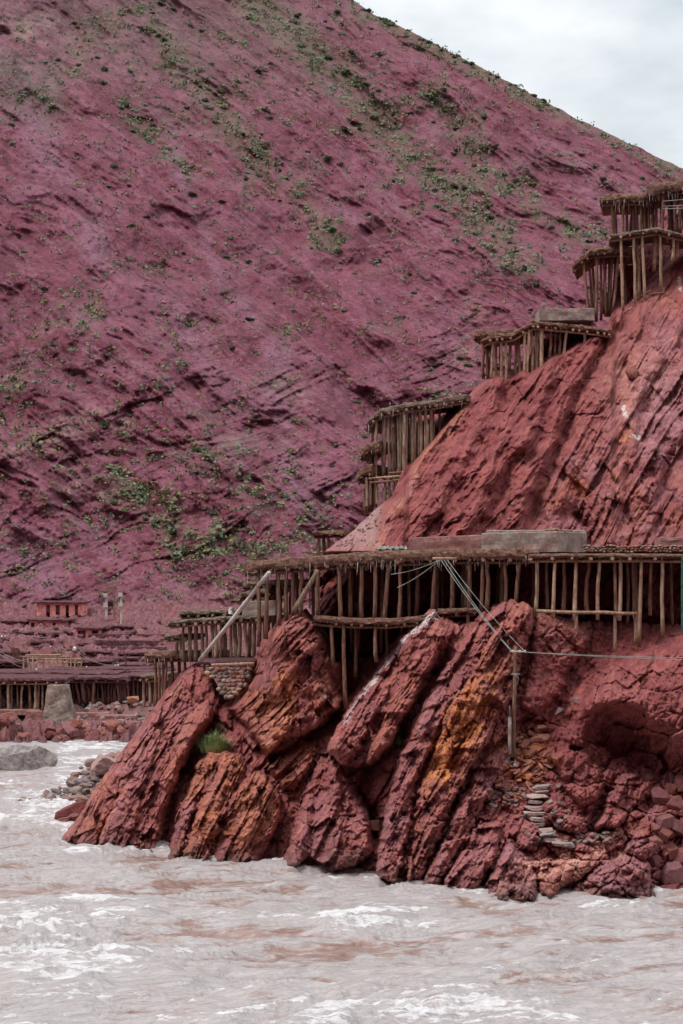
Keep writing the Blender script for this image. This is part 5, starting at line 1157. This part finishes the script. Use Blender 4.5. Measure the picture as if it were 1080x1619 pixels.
protos = [put_rock('cobble', (0, -500, 0), (1, .9, .7), 80 + k, 'bankstone', 'small grey or pink cobble heaped beside the path steps', 'stone', 'cobbles beside the path', sub=2) for k in range(5)]
used = set()
for i in range(130):
    if i >= 70: x, y = rnd.uniform(826, 900), rnd.uniform(1238, 1345)
    elif i < 34: x, y = rnd.uniform(905, 985), 0; y = 1328 + rnd.uniform(-8, 8) - (x - 905) * .08
    else: x, y = rnd.uniform(770, 835), rnd.uniform(1245, 1275)
    s = rnd.uniform(.10, .26); place(protos, used, P(x, y, cliff_at(x, y) - s * .5), (s * 1.3, s, s * .8), (rnd.uniform(-.5, .5), rnd.uniform(-.5, .5), rnd.uniform(0, 6)))
steps = [(858, 1244, 13), (853, 1252, 14), (850, 1259, 15), (846, 1268, 15), (845, 1277, 15), (846, 1286, 16), (850, 1295, 14), (852, 1303, 13), (862, 1312, 12), (866, 1320, 13), (872, 1328, 16), (884, 1334, 16), (898, 1336, 14)]
for i, (x, y, w_) in enumerate(steps):
    D = cliff_at(x, y) - .34; hw = w_ * rnd.uniform(.85, 1.2) * D / F
    put_rock('path_step', P(x + rnd.uniform(-2, 2), y, D), (hw * 1.3, .48, .14), 300 + i, 'step', 'flat pale stone step in the little stair below the rubble', 'step', 'steps of the stone stair', rot=(rnd.uniform(-.12, .12), rnd.uniform(-.12, .12), rnd.uniform(-.25, .25)), sub=4, planes=10, rough=.08, lo=.6, hi=.95)
blocks = [(1062, 1248, .5), (1045, 1262, .6), (1070, 1275, .55), (1030, 1232, .5), (1078, 1240, .6), (1052, 1300, .55), (1078, 1310, .6), (1036, 1330, .4), (1060, 1345, .55), (1062, 1382, .75), (1058, 1408, .55), (1085, 1400, .6), (1032, 1360, .45), (1085, 1355, .8), (1095, 1280, .8), (1020, 1222, .45), (1048, 1320, .5), (1100, 1330, .8)]
for i, (x, y, s) in enumerate(blocks):
    put_rock('fallen_block', P(x, y, cliff_at(x, y) - s * .45), (s * 1.05, s * .9, s * .85), 100 + i, 'redstone', 'angular red block fallen below the caves at the right edge', 'rock', 'fallen blocks under the caves', rot=(rnd.uniform(-.5, .5), rnd.uniform(-.5, .5), rnd.uniform(0, 6)), sub=5, planes=8, rough=.03, lo=.42, hi=.85)
put_rock('boulder', P(594, 1305, cliff_at(594, 1305) - .4), (.55, .45, .42), 131, 'shard', 'rusty block lodged at the foot of the gap left of the orange slab', 'boulder')
put_rock('stone', P(910, 1107, cliff_at(910, 1107) - .1), (.2, .16, .17), 133, 'greystone', 'single rounded grey stone on the red soil right of the pole', 'stone')
D_ = cliff_at(884, 1124) - .12; mb = MB()
for k in range(6): mb.log(P(878 + k * 1.6, 1130 - k, D_), P(884 + k * 1.2, 1118 + k * .5, D_ - .1), .035, .02)
single('rag', mb, M['sack'], 'torn white rag lying on the red soil right of the pole', 'rag')
protos = [put_rock('scree_stone', (0, -500, 0), (1, .9, .7), 140 + k, 'bankstone', 'small stone on the grey scree cone under the tall pole terrace', 'stone', 'stones on the scree cone', sub=1) for k in range(4)]
used = set()
for i in range(70):
    x = rnd.uniform(530, 606); y = rnd.uniform(UP_TOP(x) + 3, 866); s = rnd.uniform(.05, .14)
    place(protos, used, P(x, y, spur_at(x, y) - .03), (s * 1.4, s, s), (rnd.uniform(-1, 1), rnd.uniform(-1, 1), rnd.uniform(0, 6)))
protos = [put_rock('slope_stone', (0, -500, 0), (1, .9, .8), 150 + k, 'redstone', 'loose red stone lying on the bare soil of the upper slope', 'stone', 'stones on the upper slope', sub=2) for k in range(5)]
used = set()
for i in range(60):
    x = rnd.uniform(720, 1080); y = rnd.uniform(max(UP_TOP(x) + 25, 450), 850); s = rnd.uniform(.06, .2)
    place(protos, used, P(x, y, spur_at(x, y) - .05), (s * 1.3, s, s), (rnd.uniform(-1, 1), rnd.uniform(-1, 1), rnd.uniform(0, 6)))
put_rock('boulder', P(999, 590, spur_at(999, 590) - .3), (.55, .5, .5), 161, 'redstone', 'rounded red boulder half buried in the upper slope', 'boulder')

# grass tufts
def tuft(label, px, py, D, n, h, spread, mat='grass'):
    c = P(px, py, D); mb = MB()
    for i in range(n):
        a = rnd.uniform(0, 6.28); rr = spread * rnd.random() ** .8; b = c + Vector((rr * math.cos(a), rr * .6 * math.sin(a), -.25 * rr + rnd.uniform(-.1, .08))); l = h * rnd.uniform(.35, 1.0) * (1.1 - .5 * rr / spread)
        a += rnd.uniform(-.9, .9); out_ = Vector((math.cos(a), math.sin(a) * .7, 0)); k = .25 + .75 * rr / spread * rnd.uniform(.5, 1.3)
        w_ = Vector((-math.sin(a), math.cos(a), 0)) * rnd.uniform(.010, .022)
        m_ = b + out_ * l * .35 * k + Vector((0, 0, l * .62)); t_ = b + out_ * l * (.95 * k + .1) + Vector((0, 0, l * rnd.uniform(.55, 1.0)))
        mb.add([b - w_, b + w_, m_ + w_ * .8, m_ - w_ * .8, t_], [(0, 1, 2, 3), (3, 2, 4)])
    return single('grass_tuft', mb, M[mat], label, 'grass')
tuft('bright green grass tuft on top of the ribbed brown rock', 341, 1183, cliff_at(341, 1186) - .55, 900, 1.15, .74)
tuft('small pale green tuft in the dark gap left of the orange slab', 631, 1174, cliff_at(631, 1176) - .4, 200, .5, .2, 'leaf_grey')
tuft('tiny dry tuft on the rock above the bright grass', 348, 1155, cliff_at(348, 1158) - .3, 90, .6, .2, 'leaf_yellow')

# ---------------------------------------------------------------- hillside shrubs
def shrub_mesh(seed, n, mat, flat=.75, name='hillside_shrub'):
    rs = random.Random(seed); mb = MB()
    lobes = [(rs.uniform(-.6, .6), rs.uniform(-.4, .4), rs.uniform(.15, .7), rs.uniform(.3, .55)) for _ in range(7)]
    for i in range(n):
        lx, ly, lz, lr = rs.choice(lobes); v = Vector((rs.gauss(0, 1), rs.gauss(0, 1), rs.gauss(0, 1))).normalized() * lr * rs.random() ** .4
        c = Vector((lx, ly, lz * flat)) + v; c.z = max(c.z * flat, -.1); s = rs.uniform(.09, .20)
        a = Vector((rs.gauss(0, 1), rs.gauss(0, 1), rs.gauss(0, 1))).normalized(); b = a.orthogonal().normalized()
        mb.add([c - a * s, c + b * s * .7, c + a * s, c - b * s * .7], [(0, 1, 2, 3)])
    for k in range(5): mb.log((0, 0, -.3), (rs.uniform(-.5, .5), rs.uniform(-.3, .3), rs.uniform(.3, .6)), .03, .015, 5, 2)
    me = bpy.data.meshes.new(name); me.from_pydata(mb.v, [], mb.f); me.materials.append(M[mat]); me.update(); return me
SH = [(shrub_mesh(200 + k, 360, mt_), lab) for k, (mt_, lab) in enumerate((
    ('leaf_dark', 'dark green shrub dotted on the crimson mountainside'), ('leaf_dark', 'dark green shrub dotted on the crimson mountainside'), ('leaf_grey', 'grey green bush dotted on the crimson mountainside'),
    ('leaf_grey', 'grey green bush dotted on the crimson mountainside'), ('leaf_yellow', 'yellow green bush dotted on the crimson mountainside')))]
def shrub(px, py, wpx, k, label=None, cat='shrub', group='shrubs on the mountain'):
    D = mount_at(px, py); o = bpy.data.objects.new('hillside_shrub', SH[k][0]); C.objects.link(o); o.location = P(px, py + wpx * .12, D - .35); s = wpx / 1.9 * D / F
    o.scale = (s, s, s * rnd.uniform(.75, 1.15)); o.rotation_euler = (0, 0, rnd.uniform(0, 6.28)); return tag(o, label or SH[k][1], cat, group)
shrub(25, 958, 34, 0, 'large round dark green bush on the slope left of the upper mud house', group=None)
big = [(163, 672, 22, 0), (205, 690, 14, 2), (310, 745, 18, 2), (180, 262, 16, 2), (358, 405, 18, 2), (90, 95, 14, 0), (163, 110, 16, 0), (190, 170, 16, 4), (240, 20, 12, 0), (165, 130, 14, 0), (580, 340, 16, 0), (690, 325, 14, 2), (952, 283, 16, 0), (1016, 282, 12, 0), (815, 285, 12, 0), (418, 112, 14, 0), (560, 135, 22, 0), (545, 115, 18, 0), (585, 45, 14, 2),
       (115, 590, 14, 2), (140, 602, 12, 0), (330, 170, 18, 2), (262, 235, 18, 4), (235, 205, 14, 4), (100, 862, 12, 0), (130, 860, 10, 4), (383, 803, 16, 0), (276, 810, 12, 2), (220, 835, 16, 4), (165, 935, 8, 0), (460, 745, 12, 0), (545, 490, 12, 0), (655, 462, 12, 2), (720, 380, 14, 2), (930, 395, 12, 2), (840, 490, 12, 2), (870, 360, 14, 0), (300, 435, 10, 2), (560, 432, 10, 4), (350, 465, 12, 2), (290, 400, 10, 2)]
for b_ in big: shrub(*b_)
rs = np.random.RandomState(3); cnt = len(big); tries = 0
while cnt < 275 and tries < 40000:
    tries += 1; x = rs.uniform(-10, 1080); y = rs.uniform(-5, 960)
    if y < MT_TOP(x) + 2: continue
    d = float(veg_density(np.array([x]), np.array([y]))[0])
    if rs.rand() > d ** 1.5 + .03: continue
    if x > 520 and y > UP_TOP(min(x, 1290)) - 10: continue
    shrub(x, y, rs.uniform(8, 19), int(rs.choice([0, 0, 1, 2, 3, 3, 4], p=[.2, .15, .15, .15, .13, .12, .1]))); cnt += 1
for x in np.arange(575, 1085, 7.0):
    if rs.rand() < .35: continue
    if cnt > 299: break
    x += rs.uniform(-4, 4); shrub(x, float(MT_TOP(x)) + rs.uniform(0, 4), rs.uniform(8, 17), int(rs.choice([2, 3, 0]))); cnt += 1
def scrub():
    mb = {k: MB() for k in ('leaf_dark', 'leaf_grey', 'leaf_yellow')}; n = 0; tries = 0
    X = rs.uniform(-150, 1100, 60000); Y = rs.uniform(-60, 975, 60000); dn = veg_density(X, Y); pk = rs.rand(60000)
    for x, y, d, q in zip(X, Y, dn, pk):
        if y < MT_TOP(x) or q > d ** 1.15 * .8 + .05: continue
        if x > 530 and y > UP_TOP(min(x, 1290)) + 5: continue
        D = mount_at(x, y); c = P(x, y, D - .15); s = (.3 + .9 * rs.rand() ** 1.8) * (1.3 if d > .45 else 1); k = ('leaf_grey', 'leaf_grey', 'leaf_dark', 'leaf_yellow')[rs.randint(4)] if y < 450 else ('leaf_grey', 'leaf_dark', 'leaf_yellow', 'leaf_yellow')[rs.randint(4)]
        for i in range(9):
            v = Vector(rs.normal(size=3)) * s * .38; v.z = abs(v.z) * .8; a = Vector(rs.normal(size=3)).normalized(); b = a.orthogonal().normalized(); l = s * rs.uniform(.16, .34); p = c + v
            mb[k].add([p - a * l, p + b * l * .7, p + a * l, p - b * l * .7], [(0, 1, 2, 3)])
        n += 1
    al = MB(); mi = []
    for i, k in enumerate(mb):
        al.add(mb[k].v, mb[k].f); mi += [i] * len(mb[k].f)
    o = single('scrub', al, [M[k] for k in mb], 'low scattered green scrub and tufts over the crimson mountain', 'scrub', kind='stuff'); o.data.polygons.foreach_set('material_index', np.array(mi, np.int32))
scrub()
def rubble():
    mb = MB(); mi = []; X = rs.uniform(-200, 1120, 26000); Y = rs.uniform(-60, 975, 26000); d = fbm(X / 90, Y / 70, 4, 611); pk = rs.rand(26000)
    for x, y, d_, q in zip(X, Y, d, pk):
        if y < MT_TOP(x) + 2 or q > .22 + .9 * d_: continue
        if x > 530 and y > UP_NEW(min(x, 1290)) + 5: continue
        D = mount_at(x, y); c = P(x, y, D - .05); s_ = .10 + .42 * rs.rand() ** 3; v = [Vector(rs.normal(size=3)).normalized() * s_ * rs.uniform(.7, 1.2) + c for _ in range(4)]
        mb.add(v, [(0, 1, 2), (0, 2, 3), (0, 3, 1), (1, 3, 2)]); mi += [rs.randint(3)] * 4
    o = single('rubble', mb, [M['mud_red'], M['bankstone'], M['scree_chip']], 'loose stones strewn over the crimson mountain', 'rubble', kind='stuff'); o.data.polygons.foreach_set('material_index', np.array(mi, np.int32))
rubble()

# ---------------------------------------------------------------- far bank village
def far_terrace(label, x0, x1, y, D, th, dep, yfoot, gap, slant=0.0, wood='wood_red', y2=None):
    fr = [(x0, y, D), ((x0 + x1) / 2, (y + (y2 or y)) / 2 + rnd.uniform(-.5, .5), D), (x1, y2 or y, D)]; ps = []; x = x0 + 2
    while x < x1 - 1 and len(ps) < 60:
        ps.append((x, x + slant * rnd.uniform(-.2, 1.2) + rnd.uniform(-.8, .8), yfoot + rnd.uniform(-2, 3), rnd.uniform(.2, 1.4), rnd.uniform(.09, .15))); x += gap * rnd.uniform(.5, 1.6)
    return terrace(label, fr, (0.3, dep, 0.1), th, ps, 'mud_red', wood, 1.0, .09, .3, 0, group='far bank salt terraces', step=.35, rough=.10, over=.3)
far_terrace('front row far terrace on long tan posts left of the stone pillar', -60, 106, 1072, 199.5, .40, 9, 1121, 9, wood='wood_pale')
far_terrace('front row far terrace on crowded leaning posts right of the stone pillar', 98, 202, 1070, 203.0, .38, 9, 1107, 4.0, 5)
far_terrace('front row far terrace at the right end by the pale rubble', 196, 262, 1067, 205.0, .36, 9, 1099, 4.5)
far_terrace('long thin far deck lying just behind the front row', -60, 160, 1063, 208.0, .34, 8, 1072, 14)
far_terrace('far deck behind the front row under the white sacks', 70, 176, 1058, 212.5, .34, 7, 1068, 12)
far_terrace('far deck at the right behind the front row', 150, 262, 1056, 214.0, .34, 8, 1067, 10)
far_terrace('small far deck with red posts in the second row', 108, 178, 1044, 220.5, .30, 6, 1061, 8)
far_terrace('small far deck right of the red posts in the second row', 158, 218, 1040, 223.5, .30, 6, 1054, 7)
far_terrace('second row far deck at the left edge', -60, 36, 1045, 220.0, .34, 7, 1060, 8)
far_terrace('third row far deck over a dark gap full of posts', -60, 78, 1008, 236.0, .36, 8, 1028, 5.5)
far_terrace('third row far deck right of the dark gap', 48, 118, 1013, 234.0, .34, 7, 1027, 7)
far_terrace('topmost far deck at the left edge', -60, 52, 999, 240.5, .32, 7, 1008, 7)
far_terrace('short far deck below the small red hut', 122, 154, 1016, 233.0, .30, 5, 1027, 6)
far_terrace('low far deck with dark posts at right of the second row', 184, 236, 1050, 218.0, .30, 5, 1061, 7)

far_terrace('far deck over a black gap left of the timber frame', -60, 44, 1030, 227.0, .34, 7, 1043, 6)
far_terrace('far deck over a black gap behind the timber frame', 40, 128, 1026, 229.0, .34, 7, 1036, 6)
far_terrace('far deck below the retaining walls right of the lamp pole', 128, 176, 1029, 227.5, .30, 5, 1040, 6)
far_terrace('broad far deck under the retaining walls at the far right', 186, 262, 1031, 226.5, .32, 6, 1041, 6)
far_terrace('slim far deck set just above the crowded leaning posts', 96, 186, 1064, 207.0, .30, 6, 1071, 9)
far_terrace('far deck tucked below the lower pink mud house', 60, 112, 1000, 239.5, .30, 5, 1010, 6)
far_terrace('far deck on short posts at the right behind the pale rubble', 200, 262, 1061, 211.0, .32, 6, 1068, 6)

def house(label, x0, x1, ytop, yb, D, dep, nopen, opens):
    r_ = thing('mud_house', P((x0 + x1) / 2, yb, D), label, 'house', 'mud houses on the far bank')
    A = P(x0, ytop, D); B = P(x1, yb, D); W = B.x - A.x; H = A.z - B.z
    # wall with real openings: piers, a lintel band and a back
    mb = MB(); xs = [A.x]
    for o_, w_ in opens: xs += [A.x + W * (o_ - w_ / 2), A.x + W * (o_ + w_ / 2)]
    xs.append(B.x)
    for a, b in zip(xs[::2], xs[1::2]): mb.box(((a + b) / 2, D + .2, B.z + H * .39 - .2), (b - a, .4, H * .78 + .4), 0, 1, .03)
    mb.box(((A.x + B.x) / 2, D + .2, B.z + H * .89), (W, .4, H * .215), 0, 1, .02)
    mb.box((A.x + .2, D + dep / 2 + .2, B.z + H / 2 - .2), (.39, dep - .4, H + .38)); mb.box((B.x - .2, D + dep / 2 + .2, B.z + H / 2 - .2), (.39, dep - .4, H + .38)); mb.box(((A.x + B.x) / 2, D + dep + .2, B.z + H / 2), (W, .4, H + .37))
    part('wall', mb, M['house'], r_)
    part('roof', deck_mb([P(x0 - 4, ytop - 2.5, D - .5), P((x0 + x1) / 2, ytop - 2, D - .5), P(x1 + 4, ytop - 1.5, D - .5)], (0, dep + 1.2, .1), .22, .4, .06), M['mud_red'], r_)
    for o_, w_ in opens:
        mb = MB(); mb.box((A.x + W * o_, D + .3, B.z + H * .36), (W * w_, .08, H * .74)); part('door', mb, M['wood_red'], r_)
protos = [put_rock('rubble_stone', (0, -500, 0), (1, .9, .8), 240 + k, 'mud_red', 'dark purple stone in the rubble heaped above the far decks', 'stone', 'rubble stones above the far decks', sub=2) for k in range(5)]
used = set()
for i in range(170):
    x = rnd.uniform(-20, 262); y = rnd.uniform(955, 1046); D = float(FB(y)); s = .16 + .6 * rnd.random() ** 3; c = P(x, y, D); c.z = bank_z(x, D) + s * .2
    place(protos, used, c, (s * rnd.uniform(1, 1.6), s, s * rnd.uniform(.6, 1)), (rnd.uniform(-.6, .6), rnd.uniform(-.6, .6), rnd.uniform(0, 6)))
house('low red hut with two doorways behind the topmost far deck at the left edge', 4, 40, 983, 994, 246.0, 4, 2, [(.3, .14), (.72, .14)])
house('tiny red hut standing above the long purple retaining walls', 176, 206, 991, 1001, 242.0, 4, 1, [(.5, .3)])
house('upper pink mud house with a flat roof at the foot of the mountain', 58, 130, 953, 969, 252.0, 5, 4, [(.25, .09), (.46, .09), (.67, .07), (.87, .07)])
house('lower pink mud house with a sagging roof below the upper one', 46, 106, 981, 996, 245.0, 5, 2, [(.10, .10), (.66, .08)])
house('small red hut with two dark openings', 120, 157, 994, 1007, 238.5, 4, 2, [(.25, .34), (.82, .28)])

def pillar():
    n, m = 28, 16; vs = []; b = P(91, 1144, 194.0); top = P(89, 1084, 194.0); H = top.z - b.z; wb = 28.5 / F * 194; wt = 17 / F * 194
    for i in range(m + 1):
        t = i / m; w_ = wb + (wt - wb) * t ** .9
        for k in range(n):
            a = 2 * math.pi * k / n; c, s = math.cos(a), math.sin(a); e = (abs(c) ** 3 + abs(s) ** 3) ** (-1 / 3); e = 1 + (e - 1) * .6
            q = Vector((b.x + (top.x - b.x) * t + w_ * e * c, b.y + 1.6 + w_ * e * s, b.z + H * t)); vs.append(q + mnoise.noise_vector(q * 1.4) * .10 + mnoise.noise_vector(q * 4) * .05)
    fs = [(i * n + k, i * n + (k + 1) % n, (i + 1) * n + (k + 1) % n, (i + 1) * n + k) for i in range(m) for k in range(n)]; fs.append(tuple(m * n + k for k in range(n)))
    mb = MB(); mb.add(vs, fs); single('stone_pillar', mb, M['pillar'], 'tapered grey stone bridge pier on the far bank beside the water', 'pier', smooth_shade=False)
pillar()
ledges = [(-60, 62, 1122, 199.2, .55), (-60, 30, 1145, 191.5, .5), (118, 172, 1127, 199.0, .6), (140, 185, 1118, 202.0, .6), (150, 215, 1131, 197.0, .6), (160, 230, 1141, 193.5, .5), (170, 250, 1101, 206.5, .7), (120, 160, 1104, 205.0, .9), (40, 66, 1124, 198.0, 1.0)]
for i, (x0, x1, y, D, h) in enumerate(ledges):
    slab_wall('stone_ledge', 'low rubble ledge stepping down the far bank towards the water', 'wall', (x0, y, D), (x1, y + rnd.uniform(-1, 1), D), h, 1.6, 'concrete_red')['group'] = 'rubble ledges of the far bank'
walls = [(150, 262, 1012, 233.5, 1.2), (160, 262, 1022, 230.0, 1.1), (140, 262, 1002, 237.5, 1.0)]
for x0, x1, y, D, h in walls: slab_wall('retaining_wall', 'long purple rubble retaining wall above the far decks', 'wall', (x0, y, D), (x1, y + 1, D), h, 1.5, 'mud_red')['group'] = 'retaining walls of the far bank'
protos = [put_rock('shore_rock', (0, -500, 0), (1, .9, .8), 210 + k, 'redstone', 'red rock on the far shore at the edge of the river', 'rock', 'rocks of the far shore', sub=3, rough=.1) for k in range(5)]
used = set()
for i in range(46):
    x = -20 + i * 4.9 + rnd.uniform(-4, 4); y = rnd.uniform(1150, 1172); D = float(FB(y)); s = .35 + 1.0 * rnd.random() ** 2; c = P(x, y, D); c.z = max(bank_z(x, D), -.1) + s * .15
    place(protos, used, c, (s * rnd.uniform(1, 1.7), s, s * rnd.uniform(.6, 1)), (rnd.uniform(-.5, .5), rnd.uniform(-.5, .5), rnd.uniform(0, 6)))
put_rock('boulder', P(210, 1106, 203), (.85, .8, .55), 171, 'shard', 'pale tan boulder on the far bank rubble', 'boulder', sub=3)
protos = [put_rock('far_stone', (0, -500, 0), (1, .9, .7), 180 + k, 'bankstone', 'grey stone among the rubble at the foot of the far decks', 'stone', 'stones of the far bank', sub=2) for k in range(4)]
used = set()
for i in range(60):
    x = rnd.uniform(118, 250); y = rnd.uniform(1104, 1138); D = float(FB(y)); s = rnd.uniform(.2, .6); c = P(x, y, D); c.z = bank_z(x, D) + s * .2
    place(protos, used, c, (s * 1.3, s, s * .8), (rnd.uniform(-.5, .5), rnd.uniform(-.5, .5), rnd.uniform(0, 6)))
for x, y0, y1, D, r_, mt_, lab in ((168, 939, 984, 250, .16, 'pole', 'white utility pole left of the three at the mountain foot'), (181, 947, 986, 252, .10, 'wood_grey', 'thin grey pole in the middle of the three at the mountain foot'), (191.5, 938, 987, 249, .12, 'pole', 'tall pale pole right of the three at the mountain foot'),
                             (118, 1024, 1062, 219, .10, 'wood_red', 'lamp pole with a pale head above the far decks'), (199, 1034, 1068, 216, .09, 'wood_red', 'bare thin pole standing among the right far decks'), (196, 1020, 1050, 222, .07, 'wood_red', 'thin leaning pole behind the right far decks')):
    t_ = thing('utility_pole', P(x, y1, D), lab, 'pole'); mb = MB(); mb.log(P(x, y1 + 3, D), P(x, y0, D), r_ * 1.1, r_ * .8, 7, 4); part('pole', mb, M[mt_], t_)
    if mt_ == 'pole':
        mb = MB()
        for yy in (y0 + 2, y0 + 18): mb.box(P(x - 1, yy, D - .2), (.5, .3, .5))
        part('bracket', mb, M['pole'], t_)
    if 'lamp' in lab: mb = MB(); ellipsoid(mb, P(118, 1026, 219), (.22, .2, .28)); part('lamp_head', mb, M['sack'], t_)
def frame():
    r_ = thing('timber_frame', P(85, 1062, 216), 'open frame of thin tan poles standing between the far decks', 'frame')
    for i, x in enumerate(np.linspace(38, 128, 13)):
        mb = MB(); mb.log(P(x + rnd.uniform(-2, 2), 1063, 216), P(x + rnd.uniform(-2, 2), 1037 + rnd.uniform(0, 6), 216), .09, .08, 6, 3); part('post', mb, M['wood_pale'], r_)
    for y, x0, x1 in ((1038, 30, 110), (1041, 48, 132), (1047, 60, 130), (1036, 40, 96)):
        mb = MB(); mb.log(P(x0, y, 216.1), P(x1, y + rnd.uniform(-2, 2), 216.1), .08, .08, 6, 3); part('rail', mb, M['wood_pale'], r_)
    for a, b in (((85, 1021), (93, 1037)), ((96, 1021), (108, 1038)), ((112, 1020), (96, 1036)), ((122, 1022), (135, 1036)), ((130, 1058), (118, 1046))):
        mb = MB(); mb.log(P(*b, 217), P(*a, 217), .07, .06, 6, 2); part('prop', mb, M['wood_pale'], r_)
frame()
for i, x in enumerate((18, 21, 24, 27, 30)):
    mb = MB(); mb.log(P(x + 6, 1044, 219), P(x - 1, 1023 + i * .4, 219), .10, .08, 6, 3); single('leaning_pole', mb, M['wood_red'], 'red brown pole in the bundle leaning at the left of the far decks', 'pole', 'bundle of leaning poles')
protos = [put_rock('salt_sack', (0, -500, 0), (1, .8, .8), 190 + k, 'sack', 'small white salt sack lying on the far decks', 'sack', 'white salt sacks', sub=2, planes=6) for k in range(2)]
used = set()
for x, y, D, s in ((58, 1059, 213, .35), (62, 1064, 213, .35), (71, 1062, 213, .45), (69, 1048, 217, .3), (80, 1023, 232, .35), (137, 1055, 219, .35), (139, 1057, 219, .3), (183, 1052, 217, .33), (187, 1052, 217, .33), (3, 1006, 236, .35), (8, 1006, 236, .3), (35, 995, 240, .3), (122, 1006, 236, .3), (70, 1066, 210, .3)):
    s *= .5; place(protos, used, P(x, y, D), (s, s, s * 1.3), (0, 0, rnd.uniform(0, 6)))
mb = MB(); mb.log(P(365, 971, 111.2), P(367, 960, 111.2), .15, .13, 8, 2); single('salt_sack', mb, M['sack'], 'white sack set upright on the left terrace roof beside the leaning pole', 'sack')
for i, (a, b, s) in enumerate((((0, 1030), (118, 1027), 1.3), ((0, 1034), (60, 1058), .5), ((118, 1027), (199, 1048), .8))):
    mb = MB(); mb.tube(sag(P(*a, 219), P(*b, 218), s), .016); single('cable', mb, M['pole'], ('pale slack cable from the left edge to the lamp pole', 'pale slack cable dropping to the left far decks', 'pale slack cable from the lamp pole to the right far decks')[i], 'cable', 'far cables')
